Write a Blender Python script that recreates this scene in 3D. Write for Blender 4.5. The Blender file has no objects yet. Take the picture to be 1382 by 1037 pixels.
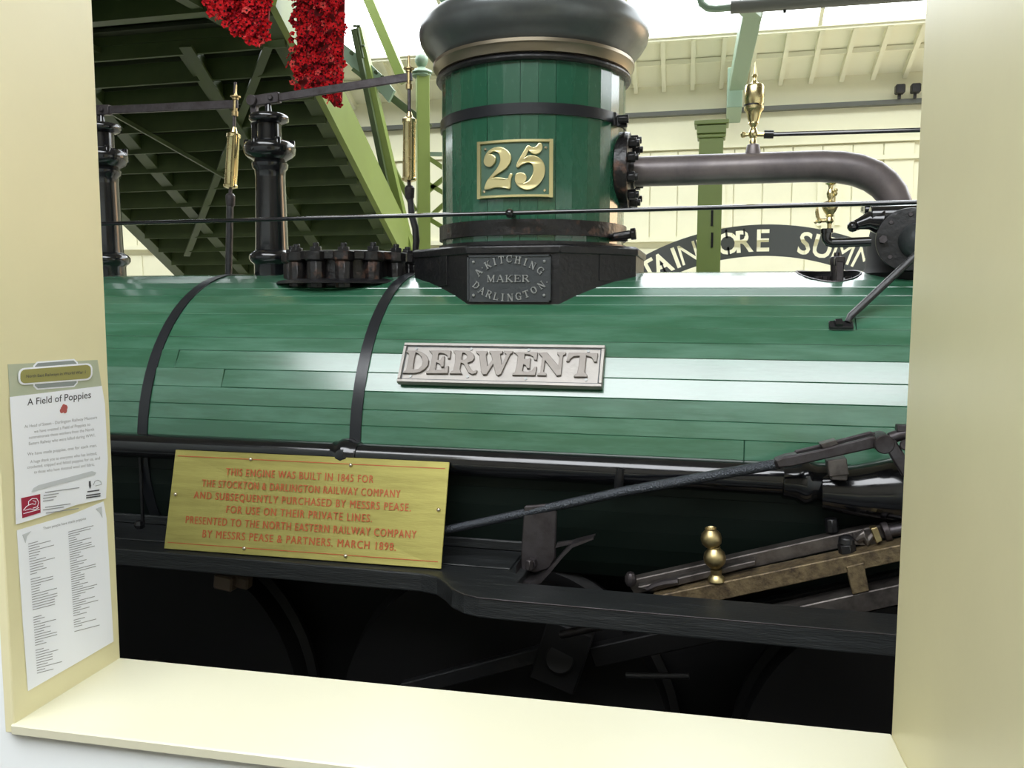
import bpy, bmesh, math, random
from mathutils import Vector, Matrix, Quaternion
random.seed(7)
S = bpy.context.scene
C = S.collection
PI = math.pi
rad = math.radians
# ---------------------------------------------------------------- camera
FPX, CX, CY, CZ = 1126.3, 691.0, 518.5, 1.6
PITCH, ROLL, YAW = 0.09386, 0.00242, 0.23813
def cam_rows():
    cp, sp = math.cos(PITCH), math.sin(PITCH)
    f = Vector((0, cp, -sp)); u = Vector((0, sp, cp)); r = Vector((1, 0, 0))
    c, s = math.cos(ROLL), math.sin(ROLL)
    r2 = r*c + u*s; u2 = -r*s + u*c
    Rz = Matrix.Rotation(YAW, 3, 'Z')
    return Rz @ r2, Rz @ u2, Rz @ f
RT, UP, FW = cam_rows()
cd = bpy.data.cameras.new('camera'); cam = bpy.data.objects.new('camera', cd); C.objects.link(cam)
m = Matrix((RT, UP, -FW)).transposed().to_4x4(); m.translation = Vector((0, 0, CZ)); cam.matrix_world = m
cd.sensor_width = 36.0; cd.lens = FPX/1382*36.0; cd.clip_start = 0.02; cd.clip_end = 200
S.camera = cam
# ---------------------------------------------------------------- world, light, exposure
PANE_L = 9.0
w = bpy.data.worlds.new('world'); S.world = w; w.use_nodes = True
w.node_tree.nodes['Background'].inputs[0].default_value = (0.9, 0.95, 1.0, 1)
w.node_tree.nodes['Background'].inputs[1].default_value = 1.0
vs = S.view_settings
S.display_settings.display_device = 'sRGB'
vs.view_transform = 'Standard'; vs.look = 'None'; vs.gamma = 1.0; vs.use_curve_mapping = False
vs.exposure = -0.48

# ---------------------------------------------------------------- geometry helpers
def ray(x, y):
    return RT*((x-CX)/FPX) + UP*(-(y-CY)/FPX) + FW
CAM = Vector((0, 0, CZ))
def PY(x, y, Y):
    d = ray(x, y); return CAM + d*(Y/d.y)
def PZ(x, y, Z):
    d = ray(x, y); return CAM + d*((Z-CZ)/d.z)
def PP(x, y, o, n):
    d = ray(x, y); return CAM + d*((o-CAM).dot(n)/d.dot(n))

class MB:
    def __init__(s): s.v = []; s.f = []; s.mi = []
    def add(s, vs, fs, mi=0):
        b = len(s.v); s.v += [Vector(p) for p in vs]; s.f += [tuple(i+b for i in f) for f in fs]; s.mi += [mi]*len(fs); return s
    def box(s, c, size, rot=None, mi=0):
        c = Vector(c); hx, hy, hz = size[0]/2, size[1]/2, size[2]/2
        pts = [Vector((x*hx, y*hy, z*hz)) for z in (-1, 1) for y in (-1, 1) for x in (-1, 1)]
        if rot is not None: pts = [rot @ p for p in pts]
        return s.add([c+p for p in pts], [(0, 2, 3, 1), (4, 5, 7, 6), (0, 1, 5, 4), (2, 6, 7, 3), (0, 4, 6, 2), (1, 3, 7, 5)], mi)
    def bar(s, a, b, w, h, up=(0, 0, 1), mi=0):
        a = Vector(a); b = Vector(b); d = (b-a); L = d.length; d.normalize()
        upv = Vector(up); sd = d.cross(upv)
        if sd.length < 1e-4: sd = d.cross(Vector((0, 1, 0)))
        sd.normalize(); u2 = sd.cross(d)
        R = Matrix((d, sd, u2)).transposed()
        return s.box((a+b)/2, (L, w, h), R, mi)
    def loft(s, rings, caps=True, closed=True, mi=0):
        n = len(rings[0]); vs = [p for r in rings for p in r]; fs = []
        for i in range(len(rings)-1):
            for j in range(n if closed else n-1):
                a = i*n+j; b = i*n+(j+1) % n; fs.append((a, b, b+n, a+n))
        if caps:
            fs.append(tuple(range(n-1, -1, -1))); fs.append(tuple((len(rings)-1)*n+j for j in range(n)))
        return s.add(vs, fs, mi)
    def lathe(s, prof, o, axis=(0, 0, 1), n=32, caps=True, mi=0):
        # prof: (height along axis, radius)
        o = Vector(o); ax = Vector(axis).normalized()
        e1 = ax.orthogonal().normalized(); e2 = ax.cross(e1)
        rings = [[o+ax*h+(e1*math.cos(2*PI*j/n)+e2*math.sin(2*PI*j/n))*max(r, 1e-4) for j in range(n)] for h, r in prof]
        return s.loft(rings, caps, True, mi)
    def cyl(s, a, b, r, n=16, r2=None, mi=0):
        a = Vector(a); b = Vector(b); return s.lathe([(0, r), ((b-a).length, r if r2 is None else r2)], a, b-a, n, True, mi)
    def tube(s, pts, r, n=12, mi=0):
        pts = [Vector(p) for p in pts]; rings = []; pn = None
        for i, p in enumerate(pts):
            t = (pts[min(i+1, len(pts)-1)]-pts[max(i-1, 0)]).normalized()
            if pn is None: nn = t.orthogonal().normalized()
            else: nn = (pn - t*pn.dot(t)).normalized()
            pn = nn; bb = t.cross(nn); rr = r[i] if isinstance(r, (list, tuple)) else r
            rings.append([p+(nn*math.cos(2*PI*j/n)+bb*math.sin(2*PI*j/n))*rr for j in range(n)])
        return s.loft(rings, True, True, mi)
    def sphere(s, c, r, n=16, sc=(1, 1, 1), mi=0):
        c = Vector(c); k = n//2
        rings = [[c+Vector((r*sc[0]*math.sin(PI*i/k)*math.cos(2*PI*j/n), r*sc[1]*math.sin(PI*i/k)*math.sin(2*PI*j/n), r*sc[2]*math.cos(PI*i/k))) for j in range(n)] for i in range(1, k)]
        b = len(s.v); s.loft(rings, False, True, mi)
        vs = [c+Vector((0, 0, r*sc[2])), c-Vector((0, 0, r*sc[2]))]; m_ = len(rings)
        base = len(s.v); s.v += vs
        for j in range(n):
            s.f.append((base, b+j, b+(j+1) % n)); s.mi.append(mi)
            s.f.append((base+1, b+(m_-1)*n+(j+1) % n, b+(m_-1)*n+j)); s.mi.append(mi)
        return s
    def prism(s, poly, vec, mi=0):
        # poly: list of 3D points (planar), extruded by vec
        vec = Vector(vec); n = len(poly); P = [Vector(p) for p in poly]
        fs = [tuple(range(n-1, -1, -1)), tuple(range(n, 2*n))]+[(i, (i+1) % n, (i+1) % n+n, i+n) for i in range(n)]
        return s.add(P+[p+vec for p in P], fs, mi)
    def build(s, name, mat, parent=None, origin=None, smooth=30, bevel=0, seg=1):
        me = bpy.data.meshes.new(name)
        o = Vector(origin) if origin is not None else Vector((0, 0, 0))
        me.from_pydata([tuple(p-o) for p in s.v], [], s.f)
        mats = mat if isinstance(mat, (list, tuple)) else [mat]
        for m_ in mats: me.materials.append(m_)
        if len(mats) > 1: me.polygons.foreach_set('material_index', s.mi)
        bm = bmesh.new(); bm.from_mesh(me); bmesh.ops.recalc_face_normals(bm, faces=bm.faces); bm.to_mesh(me); bm.free()
        if smooth:
            me.polygons.foreach_set('use_smooth', [True]*len(me.polygons)); me.set_sharp_from_angle(angle=rad(smooth))
        ob = bpy.data.objects.new(name, me); link(ob, parent, o)
        if bevel:
            b = ob.modifiers.new('bevel', 'BEVEL'); b.width = bevel; b.segments = seg; b.limit_method = 'ANGLE'; b.angle_limit = rad(35)
            b.harden_normals = False
        return ob
WL = {}
def link(ob, parent, o):
    C.objects.link(ob); WL[ob.name] = Vector(o)
    if parent is not None:
        ob.parent = parent; ob.location = Vector(o)-WL[parent.name]
    else: ob.location = Vector(o)
def tag(o, label=None, cat=None, group=None, kind=None):
    if label: o['label'] = label
    if cat: o['category'] = cat
    if group: o['group'] = group
    if kind: o['kind'] = kind
    return o
def empty(name, loc, label, cat, group=None):
    o = bpy.data.objects.new(name, None); o.empty_display_size = .05; link(o, None, Vector(loc)); return tag(o, label, cat, group)
def struct(mb, name, mat, parent=None, bevel=0, smooth=0):
    o = mb.build(name, mat, parent, smooth=smooth, bevel=bevel)
    if parent is None: o['kind'] = 'structure'
    return o
def inst(name, me, parent, loc, rot=None, scale=None):
    o = bpy.data.objects.new(name, me); link(o, parent, loc)
    if rot is not None: o.rotation_euler = rot
    if scale is not None: o.scale = scale
    return o

# ---------------------------------------------------------------- materials
def lin(c): return tuple(((x/255)/12.92 if x/255 <= .04045 else ((x/255+.055)/1.055)**2.4) for x in c)
def mat(name, col, rough=.5, metal=0, var=0.0, vscale=6, stretch=(1, 1, 1), bump=0, bscale=40, rvar=0, col2=None, spec=.5, coat=0, coatr=.1, lin_in=False, emit=0, thr=(.4, .7)):
    m_ = bpy.data.materials.new(name); m_.use_nodes = True; nt = m_.node_tree; N = nt.nodes; L = nt.links
    b = N['Principled BSDF']; c = col if lin_in else lin(col)
    b.inputs['Base Color'].default_value = (*c, 1); b.inputs['Roughness'].default_value = rough; b.inputs['Metallic'].default_value = metal
    b.inputs['Specular IOR Level'].default_value = spec
    b.inputs['Coat Weight'].default_value = coat; b.inputs['Coat IOR'].default_value = 1.7 if coat >= 1 else 1.5; b.inputs['Coat Roughness'].default_value = coatr
    tc = N.new('ShaderNodeTexCoord'); mp = N.new('ShaderNodeMapping'); mp.inputs['Scale'].default_value = stretch
    L.new(tc.outputs['Object'], mp.inputs[0])
    if var or col2 or rvar:
        no = N.new('ShaderNodeTexNoise'); no.inputs['Scale'].default_value = vscale; no.inputs['Detail'].default_value = 6; no.inputs['Roughness'].default_value = .65
        L.new(mp.outputs[0], no.inputs['Vector'])
        mr = N.new('ShaderNodeMapRange'); mr.inputs[1].default_value = thr[0]; mr.inputs[2].default_value = thr[1]; L.new(no.outputs[0], mr.inputs[0])
        if var or col2:
            mx = N.new('ShaderNodeMix'); mx.data_type = 'RGBA'; mx.inputs['A'].default_value = (*c, 1)
            c2 = (col2 if lin_in else lin(col2)) if col2 else tuple(x*(1+var) for x in c)
            mx.inputs['B'].default_value = (*c2, 1); L.new(mr.outputs[0], mx.inputs['Factor']); L.new(mx.outputs['Result'], b.inputs['Base Color'])
        if rvar:
            m2 = N.new('ShaderNodeMapRange'); m2.inputs[3].default_value = rough; m2.inputs[4].default_value = min(1, rough+rvar); L.new(mr.outputs[0], m2.inputs[0]); L.new(m2.outputs[0], b.inputs['Roughness'])
    if bump:
        n2 = N.new('ShaderNodeTexNoise'); n2.inputs['Scale'].default_value = bscale; n2.inputs['Detail'].default_value = 4; L.new(mp.outputs[0], n2.inputs['Vector'])
        bp = N.new('ShaderNodeBump'); bp.inputs['Strength'].default_value = bump; bp.inputs['Distance'].default_value = .01
        L.new(n2.outputs[0], bp.inputs['Height']); L.new(bp.outputs[0], b.inputs['Normal'])
    if emit:
        b.inputs['Emission Color'].default_value = (*c, 1); b.inputs['Emission Strength'].default_value = emit
    return m_
M = {}
M['green'] = mat('green_paint', (46, 96, 69), .3, coat=1.0, coatr=.15, col2=(78, 126, 103), vscale=2.2, stretch=(1.2, 9, 9), thr=(.42, .8), bump=.05, bscale=14, rvar=.14)
M['chgreen'] = mat('chimney_green', (30, 80, 58), .25, coat=.8, coatr=.08, col2=(40, 92, 70), vscale=3, stretch=(3, 3, 1), thr=(.4, .8), bump=.03, bscale=8, rvar=.1)
M['shadegreen'] = mat('shaded_dark_green', (12, 24, 19), .6, spec=.3)  # darker copy of the cladding green, with the underside's shade painted in
M['black'] = mat('black_enamel', (17, 18, 21), .13, bump=.05, bscale=18, coat=.5, rvar=.12, vscale=12)
M['soot'] = mat('black_worn_paint', (20, 20, 22), .38, bump=.25, bscale=45, col2=(46, 42, 40), vscale=9, thr=(.52, .85), rvar=.2)
M['rusty'] = mat('black_paint_with_rust', (22, 20, 21), .35, bump=.4, bscale=40, col2=(96, 66, 50), vscale=14, thr=(.56, .72), rvar=.3)
M['band'] = mat('band_black', (30, 32, 36), .3, bump=.05)
M['wood'] = mat('black_painted_timber', (33, 35, 36), .42, bump=.25, bscale=22, stretch=(1, 14, 14), col2=(58, 61, 62), vscale=5, thr=(.5, .85), rvar=.2)
M['steel'] = mat('dull_cast_steel', (162, 157, 151), .48, .5, bump=.15, bscale=50, col2=(152, 148, 143), vscale=10)
M['steelletter'] = mat('raised_steel_letters', (128, 122, 116), .45, .5, bump=.1, bscale=50)
M['castblack'] = mat('grey_black_casting', (62, 66, 68), .42, .3, bump=.2, bscale=60)
M['castletter'] = mat('worn_casting_letters', (150, 152, 150), .4, .4)
M['iron'] = mat('bare_iron', (84, 80, 82), .38, .75, col2=(58, 52, 52), vscale=14, bump=.15, bscale=40, rvar=.15)
M['pipe'] = mat('painted_pipe_grey_brown', (112, 104, 103), .34, .25, col2=(80, 74, 76), vscale=5, bump=.08, bscale=20, rvar=.15)
M['rod'] = mat('black_pitted_rod', (70, 74, 80), .24, .6, bump=.6, bscale=200)
M['barsteel'] = mat('slide_bar_steel', (108, 102, 98), .4, .7, bump=.08, bscale=60, col2=(60, 54, 52), vscale=12)
M['rustbar'] = mat('rusted_brown_bar', (126, 110, 82), .5, .5, col2=(66, 54, 44), vscale=30, bump=.3, bscale=90)
M['brass'] = mat('brass', (212, 198, 150), .25, 1, col2=(208, 192, 140), vscale=6, rvar=.06)
M['brassdull'] = mat('brass_dull', (200, 182, 134), .36, 1, col2=(154, 134, 98), vscale=12, rvar=.1)
M['plaque'] = mat('brushed_brass_plate', (168, 160, 90), .48, .6, col2=(150, 142, 78), vscale=4, bump=.06, bscale=30, stretch=(1, 1, 12))
M['redink'] = mat('red_enamel_lettering', (176, 84, 40), .5)
M['screw'] = mat('screw_head', (226, 214, 190), .25, .9)
M['cap'] = mat('chimney_cap_metal', (104, 108, 108), .3, .55, col2=(88, 92, 92), vscale=4, bump=.03, bscale=10, rvar=.08)
M['capring'] = mat('chimney_ring_bronze', (140, 130, 112), .33, .8)
M['number'] = mat('polished_brass_number', (226, 214, 160), .3, .85)
M['numback'] = mat('number_plate_green', (70, 98, 82), .4)
M['sill'] = mat('pale_cream_sill_paint', (212, 209, 184), .35, var=.03, vscale=3)
M['cream'] = mat('cream_reveal_paint', (226, 219, 178), .38, var=.04, vscale=3, bump=.02, bscale=60)
M['white'] = mat('white_wall_paint', (240, 244, 244), .6)
M['paper'] = mat('paper', (240, 243, 252), .7)
M['print'] = mat('grey_print', (150, 152, 158), .8)
M['ink'] = mat('dark_print', (70, 70, 78), .8)
M['cardgreen'] = mat('card_green_grey', (176, 184, 160), .6, col2=(186, 190, 168), vscale=8)
M['badge'] = mat('badge_olive', (150, 146, 84), .6)
M['badgegrey'] = mat('badge_grey', (140, 148, 148), .6)
M['logored'] = mat('logo_red', (158, 30, 60), .6)
M['paleblue'] = mat('print_pale', (196, 200, 206), .7)
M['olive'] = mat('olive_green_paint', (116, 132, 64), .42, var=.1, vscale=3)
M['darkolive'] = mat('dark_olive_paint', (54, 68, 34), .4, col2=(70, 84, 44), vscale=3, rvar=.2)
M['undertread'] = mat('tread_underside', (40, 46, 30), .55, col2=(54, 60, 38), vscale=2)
M['creamwall'] = mat('cream_boarding', (232, 229, 200), .55, var=-.05, vscale=2)
M['roofcream'] = mat('roof_boards', (238, 236, 212), .6)
M['dimwall'] = mat('grey_brown_hall_paint', (150, 146, 132), .7)
M['greytrim'] = mat('grey_conduit', (92, 94, 88), .5)
M['signgrey'] = mat('sign_dark_grey', (92, 94, 94), .5)
M['red'] = mat('red_wool', (214, 34, 40), .85, col2=(176, 20, 34), vscale=6, spec=.2)
M['blackwool'] = mat('black_wool', (24, 12, 14), .9)
M['pinknet'] = mat('backing_net', (120, 34, 36), .9)
M['floor'] = mat('dark_floor', (70, 66, 60), .7)
M['track'] = mat('dark_ballast', (20, 19, 18), .95, bump=.5, bscale=10)
M['frame'] = mat('underframe_black', (12, 11, 12), .6, spec=.3)
M['glazing'] = mat('glazing_bar_green', (120, 150, 128), .5)
M['tagcol'] = mat('timber_block', (84, 70, 56), .6)
M['paletrim'] = mat('pale_green_truss', (124, 146, 124), .45)
def emis(name, col, s):
    m_ = bpy.data.materials.new(name); m_.use_nodes = True; nt = m_.node_tree; nt.nodes.clear()
    o = nt.nodes.new('ShaderNodeOutputMaterial'); e = nt.nodes.new('ShaderNodeEmission'); e.inputs[0].default_value = (*col, 1); e.inputs[1].default_value = s
    nt.links.new(e.outputs[0], o.inputs[0]); return m_
M['sky'] = emis('rooflight_daylit_glass', (.92, .97, 1.0), PANE_L)
M['sky2'] = emis('boosted_rooflight_glass', (.94, .97, 1.0), PANE_L*1.45)  # stronger than the far panes, raised to whiten the plank highlights
M['warm'] = emis('added_warm_glow', (1.0, .68, .42), 11)  # added glow for the chimney's warm reflection

# ---------------------------------------------------------------- text
def text_mb(txt, size=1.0, extrude=.0, width=None, align='CENTER', offset=0, spacing=1.0):
    cu = bpy.data.curves.new('t', 'FONT'); cu.body = txt; cu.align_x = align; cu.size = size; cu.extrude = extrude; cu.offset = offset
    cu.space_character = spacing; cu.resolution_u = 3
    ob = bpy.data.objects.new('t', cu); C.objects.link(ob); bpy.context.view_layer.update()
    dg = bpy.context.evaluated_depsgraph_get(); me = bpy.data.meshes.new_from_object(ob.evaluated_get(dg))
    vs_ = [v.co.copy() for v in me.vertices]; fs = [tuple(p.vertices) for p in me.polygons]
    bpy.data.objects.remove(ob); bpy.data.curves.remove(cu); bpy.data.meshes.remove(me)
    if width:
        x0 = min(v.x for v in vs_); x1 = max(v.x for v in vs_); k = width/(x1-x0); mx_ = (x0+x1)/2
        for v in vs_: v.x = (v.x-mx_)*k
    return vs_, fs
def curve_fill(loops, extrude, bevel=0):
    cu = bpy.data.curves.new('t', 'CURVE'); cu.dimensions = '2D'; cu.fill_mode = 'BOTH'; cu.extrude = extrude; cu.bevel_depth = bevel; cu.bevel_resolution = 1
    for lp in loops:
        sp = cu.splines.new('POLY'); sp.points.add(len(lp)-1)
        for i, p in enumerate(lp): sp.points[i].co = (p[0], p[1], 0, 1)
        sp.use_cyclic_u = True
    ob = bpy.data.objects.new('t', cu); C.objects.link(ob); bpy.context.view_layer.update()
    dg = bpy.context.evaluated_depsgraph_get(); me = bpy.data.meshes.new_from_object(ob.evaluated_get(dg))
    vs_ = [v.co.copy() for v in me.vertices]; fs = [tuple(p.vertices) for p in me.polygons]
    bpy.data.objects.remove(ob); bpy.data.curves.remove(cu); bpy.data.meshes.remove(me)
    return vs_, fs
def smooth_loop(pts, n=3):
    out = []; k = len(pts)
    for i in range(k):
        p0, p1, p2, p3 = [Vector(pts[(i+j-1) % k]) for j in range(4)]
        for t in range(n):
            t /= n
            out.append(.5*((2*p1)+(-p0+p2)*t+(2*p0-5*p1+4*p2-p3)*t*t+(-p0+3*p1-3*p2+p3)*t**3))
    return out
def frame_map(o, ex, ey, ez):
    o = Vector(o); ex = Vector(ex).normalized(); ey = Vector(ey).normalized(); ez = Vector(ez).normalized()
    return lambda v: o+ex*v.x+ey*v.y+ez*v.z

# ================================================================ SETTING
PSI = 0.03466
wu = Vector((math.cos(PSI), math.sin(PSI), 0)); wn = Vector((-math.sin(PSI), math.cos(PSI), 0)); ZV = Vector((0, 0, 1))
def W(u, n, z): return wu*u+wn*n+ZV*z
RW = Matrix((wu, wn, ZV)).transposed()
UL, UR, NI, NO, SZ = -1.272, .407, 1.654, 1.338, .78
HEAD = 2.32
def wbox(mb, u0, u1, n0, n1, z0, z1): return mb.box(W((u0+u1)/2, (n0+n1)/2, (z0+z1)/2), (u1-u0, n1-n0, z1-z0), RW)
struct(wbox(MB(), -5, UL-.022, NO+.014, NI, -.6, HEAD), 'wall_front', M['white'])
struct(wbox(MB(), UL-.022, UR, NO+.014, NI, -.6, SZ-.022), 'wall_front', M['white'])
struct(wbox(MB(), UR+.022, 6, .25, NI, -.6, HEAD), 'wall_front', M['white'])
struct(wbox(MB(), UL-.022, UL, NO, NI, SZ-.02, HEAD+.022), 'trim_1', M['cream'], bevel=.002)
struct(wbox(MB(), UR, UR+.022, .25, NI, -.0, HEAD+.022), 'trim_2', M['cream'], bevel=.002)
struct(wbox(MB(), UL-.006, UR, NO-.004, NI+.001, SZ-.022, SZ), 'trim_3', M['sill'], bevel=.003)
# floors
struct(MB().box((0, -2.7, -.05), (24, 8.6, .1)), 'floor', M['floor'])
struct(MB().box((-1, 6.3, -.65), (26, 9.4, .1)), 'floor', M['track'])
struct(MB().box((-1, 7.75, -.1), (24, 5.5, .9)), 'floor', mat('bounce_platform', (196, 192, 178), .7))  # pale platform added behind the engine to bounce light onto the eaves
# hall shell
XL, XR, YB, YF = -13.0, 11.0, 10.5, -7.0
back = struct(MB().box(((XL+XR)/2, YB+.1, 1.8), (XR-XL, .2, 4.9)), 'wall_back', M['creamwall'])
for z, h, dpt, mm in ((3.9, .05, .09, 'greytrim'), (3.49, .03, .05, 'creamwall'), (2.41, .06, .07, 'creamwall')):
    MB().box(((XL+XR)/2, YB-dpt/2, z), (XR-XL-.2, dpt, h)).build('wall_rail', M[mm], back, smooth=0)
bm_ = MB().box((0, 0, 0), (.318, .02, 1.02)).build('wall_board', M['creamwall'], back, origin=(0, 0, 0), smooth=0, bevel=.004)
xs = [(-8.9+.33*i) for i in range(34)]
for i, x in enumerate(xs):
    if i == 0: bm_.location = (x, YB-.01, 2.95); continue
    o = inst('wall_board', bm_.data, back, (x, YB-.01, 2.95)); b = o.modifiers.new('bevel', 'BEVEL'); b.width = .004
for x in (-.7, .6, 1.9):     # framed panels standing on the boards
    f = MB()
    for dx in (-.55, .55): f.box((x+dx, YB-.03, 2.93), (.06, .03, .78))
    for z in (3.3, 2.8): f.box((x, YB-.03, z), (1.1, .028, .05))
    f.build('panel_frame', M['creamwall'], back, smooth=0)
low = MB().box((0, 0, 0), (.98, .015, 1.1)).build('lower_panel', M['creamwall'], back, origin=(0, 0, 0), smooth=0, bevel=.004)
for i in range(11):
    x = -8.5+i*1.0
    if i == 0: low.location = (x, YB-.0075, 1.75)
    else: inst('lower_panel', low.data, back, (x, YB-.0075, 1.75))
struct(MB().box((XL-.1, 1.75, 2.7), (.2, 17.5, 6.8)), 'wall_left', M['dimwall'])
struct(MB().box((XR+.1, 1.75, 2.7), (.2, 17.5, 6.8)), 'wall_right', M['dimwall'])
struct(MB().box(((XL+XR)/2, YF-.1, 2.9), (XR-XL, .2, 6.6)), 'wall_rear', M['dimwall'])
# eaves roof slope
RS = .438; RZ0 = 4.24
def roofpt(px, py):
    d = ray(px, py); # plane z = RZ0+RS*(YB-Y)
    t = (RZ0+RS*YB-CZ)/(d.z+RS*d.y); return CAM+d*t
pe = roofpt(1060, 36); YE = pe.y; ZE = RZ0+RS*(YB-YE)
ro = MB(); nrm = Vector((0, RS, 1)).normalized()
ro.prism([(XL, YB, RZ0), (XR, YB, RZ0), (XR, YE, ZE), (XL, YE, ZE)], nrm*.06)
roof = struct(ro, 'ceiling', M['roofcream'])
r_ = MB().bar((0, YB, RZ0-.035), (-.036*(YE-YB), YE, ZE-.035), .05, .09)
rf0 = r_.build('rafter', M['roofcream'], roof, smooth=0)
for i in range(1, 36): inst('rafter', rf0.data, roof, ((i-25)*.335, 0, 0))
rf0.location = (-25*.335, 0, 0)
ym = (YB+YE)/2; MB().box(((XL+XR)/2, YB-.42, RZ0+RS*.42-.03), (XR-XL, .04, .05)).build('purlin', M['roofcream'], roof, smooth=0)
MB().box(((XL+XR)/2, YE, ZE), (XR-XL, .06, .14)).build('fascia', M['roofcream'], roof, smooth=0)
# far rooflight
YT = 6.7; ZT = ZE+RS*(YE-YT)
def rooflight(name, a, b, x0, x1, dx, pm_=None):
    a = Vector(a); b = Vector(b); fr = MB()
    n = int(round((x1-x0)/dx))
    for i in range(n+1): fr.bar((x0+i*dx, a.y, a.z), (x0+i*dx, b.y, b.z), .04, .07)
    fr.bar((x0, a.y, a.z), (x1, a.y, a.z), .05, .08); fr.bar((x0, b.y, b.z), (x1, b.y, b.z), .05, .08)
    root = struct(fr, name, M['roofcream'])
    d = (b-a); nn = Vector((0, -d.z, d.y)).normalized()
    for i in range(n):
        xa, xb = x0+i*dx+.02, x0+(i+1)*dx-.02
        p = MB().prism([(xa, a.y, a.z), (xb, a.y, a.z), (xb, b.y, b.z), (xa, b.y, b.z)], nn*.006).build('pane', pm_ or M['sky'], root, smooth=0)
    return root
rooflight('window_1', (0, YE-.03, ZE), (0, YT, ZT), XL, XR, 2.0)
struct(MB().box(((XL+XR)/2, (YT+.1)/2, ZT+.05), (XR-XL, YT-.1, .1)), 'ceiling', M['dimwall'])
rooflight('window_2', (0, .1, ZT), (0, -4.4, ZT), -4.4, 2.2, 2.2, M['sky2'])
struct(MB().box(((XL-4.4)/2, -2.15, ZT+.05), (-4.4-XL, 4.5, .1)), 'ceiling', M['dimwall'])
struct(MB().box(((XR+2.2)/2, -2.15, ZT+.05), (XR-2.2, 4.5, .1)), 'ceiling', M['dimwall'])
struct(MB().box(((XL+XR)/2, (-4.4+YF)/2, ZT+.05), (XR-XL, -4.4-YF, .1)), 'ceiling', M['dimwall'])
# unseen glowing panels, added to put a warm streak on the chimney
w3m = MB()
for x in (4.4, 6.0, 7.6, 9.2): w3m.box((x, YB-.04, 3.0), (.12, .08, 3.2))
for z in (1.4, 4.05): w3m.box((6.8, YB-.04, z), (4.9, .08, .12))
w3 = struct(w3m, 'warm_glow_panel', M['roofcream'])
for x in (5.2, 6.8, 8.4): MB().box((x, YB-.02, 2.73), (1.48, .02, 2.5)).build('pane', M['warm'], w3, smooth=0)

# ================================================================ LOCOMOTIVE
D, A, R = 3.414, 1.053, .68
loco = empty('steam_locomotive', (-.9, D, -.6), 'green and black steam locomotive with planked boiler, tall chimney and number 25', 'locomotive')
X0, X1 = -4.6, 2.0
def cp(X, al, r=R): return Vector((X, D-r*math.cos(rad(al)), A+r*math.sin(rad(al))))
MB().lathe([(0, R-.024), (X1-X0-.02, R-.024)], (X0+.01, D, A), (1, 0, 0), 64).build('boiler', M['frame'], loco)
boiler = bpy.data.objects['boiler']
edges = [-36, -30, -24, -18, -12, -6.5, -1, 4.6, 10, 14.9, 20.5, 26.6, 33.2, 38.4, 43.8, 48.8, 53.9, 58.9, 64.4, 70, 75.4, 81.0, 86.5, 92, 97.5, 103, 109, 115, 121, 128, 135, 142, 150, 158, 166, 174, 182]
joint = {10: -1.80, 11: -2.02, 9: -2.9, 12: -2.6, 7: .1, 14: .45, 6: -1.3, 16: -3.0}
planks = []
hole_c = (.403, 3.315)
for i in range(len(edges)-1):
    a0, a1 = edges[i]+.025, edges[i+1]-.025
    xs_ = [X0, joint[i], X1] if i in joint else [X0, X1]
    for k in range(len(xs_)-1):
        xa, xb = xs_[k]+.0008, xs_[k+1]-.0008
        t = random.uniform(-.0008, .0008); lift = random.uniform(0, .0013)
        if i in joint and k == 0 and i in (10, 11): t = -.0032
        if i == 10 and k == 1: t = .0012
        o0, o1 = R+lift+t, R+lift-t
        mb = MB()
        P = []
        for X in (xa, xb): P += [cp(X, a0, R-.02), cp(X, a0, o0), cp(X, a1, o1), cp(X, a1, R-.02)]
        mb.add(P, [(0, 1, 2, 3), (7, 6, 5, 4), (0, 4, 5, 1), (1, 5, 6, 2), (2, 6, 7, 3), (3, 7, 4, 0)])
        ob = mb.build('cladding_plank', M['green'] if a0 > 0 else M['shadegreen'], boiler, smooth=0, bevel=.0019 if a0 > 0 else 0)
        if a1 > 62 and a0 < 104 and xb > .3: planks.append(ob)
# real oval hole cut through the top planks
cut = MB().loft([[Vector((hole_c[0]+.112*math.cos(2*PI*j/36), hole_c[1]+.15*math.sin(2*PI*j/36), z)) for j in range(36)] for z in (1.5, 2.0)]).build('cutter', M['black'], smooth=0)
bpy.context.view_layer.update()
for ob in planks:
    bo = ob.modifiers.new('hole', 'BOOLEAN'); bo.object = cut; bo.operation = 'DIFFERENCE'
bpy.context.view_layer.update(); dg = bpy.context.evaluated_depsgraph_get()
for ob in planks:
    me = bpy.data.meshes.new_from_object(ob.evaluated_get(dg)); ob.modifiers.clear(); ob.data = me
bpy.data.objects.remove(cut)
hr = MB(); n = 40; rings = []
for rr, zz in ((.108, 0), (.108, .03), (.112, .032), (.113, 0)):
    pass
MB().tube([Vector((hole_c[0]+.112*math.cos(2*PI*j/36), hole_c[1]+.15*math.sin(2*PI*j/36), A+math.sqrt(max(0, R*R-(hole_c[1]+.15*math.sin(2*PI*j/36)-D)**2))+.0005)) for j in range(37)], .004, 6).build('hole_rim', M['iron'], boiler)
lin_ = []
for z_ in (-.05, -.001):
    lin_.append([Vector((hole_c[0]+.111*math.cos(2*PI*j/36), hole_c[1]+.149*math.sin(2*PI*j/36), A+math.sqrt(R*R-(hole_c[1]+.149*math.sin(2*PI*j/36)-D)**2)+z_)) for j in range(36)])
MB().loft(lin_, False).build('hole_lining', M['frame'], boiler)
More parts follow.
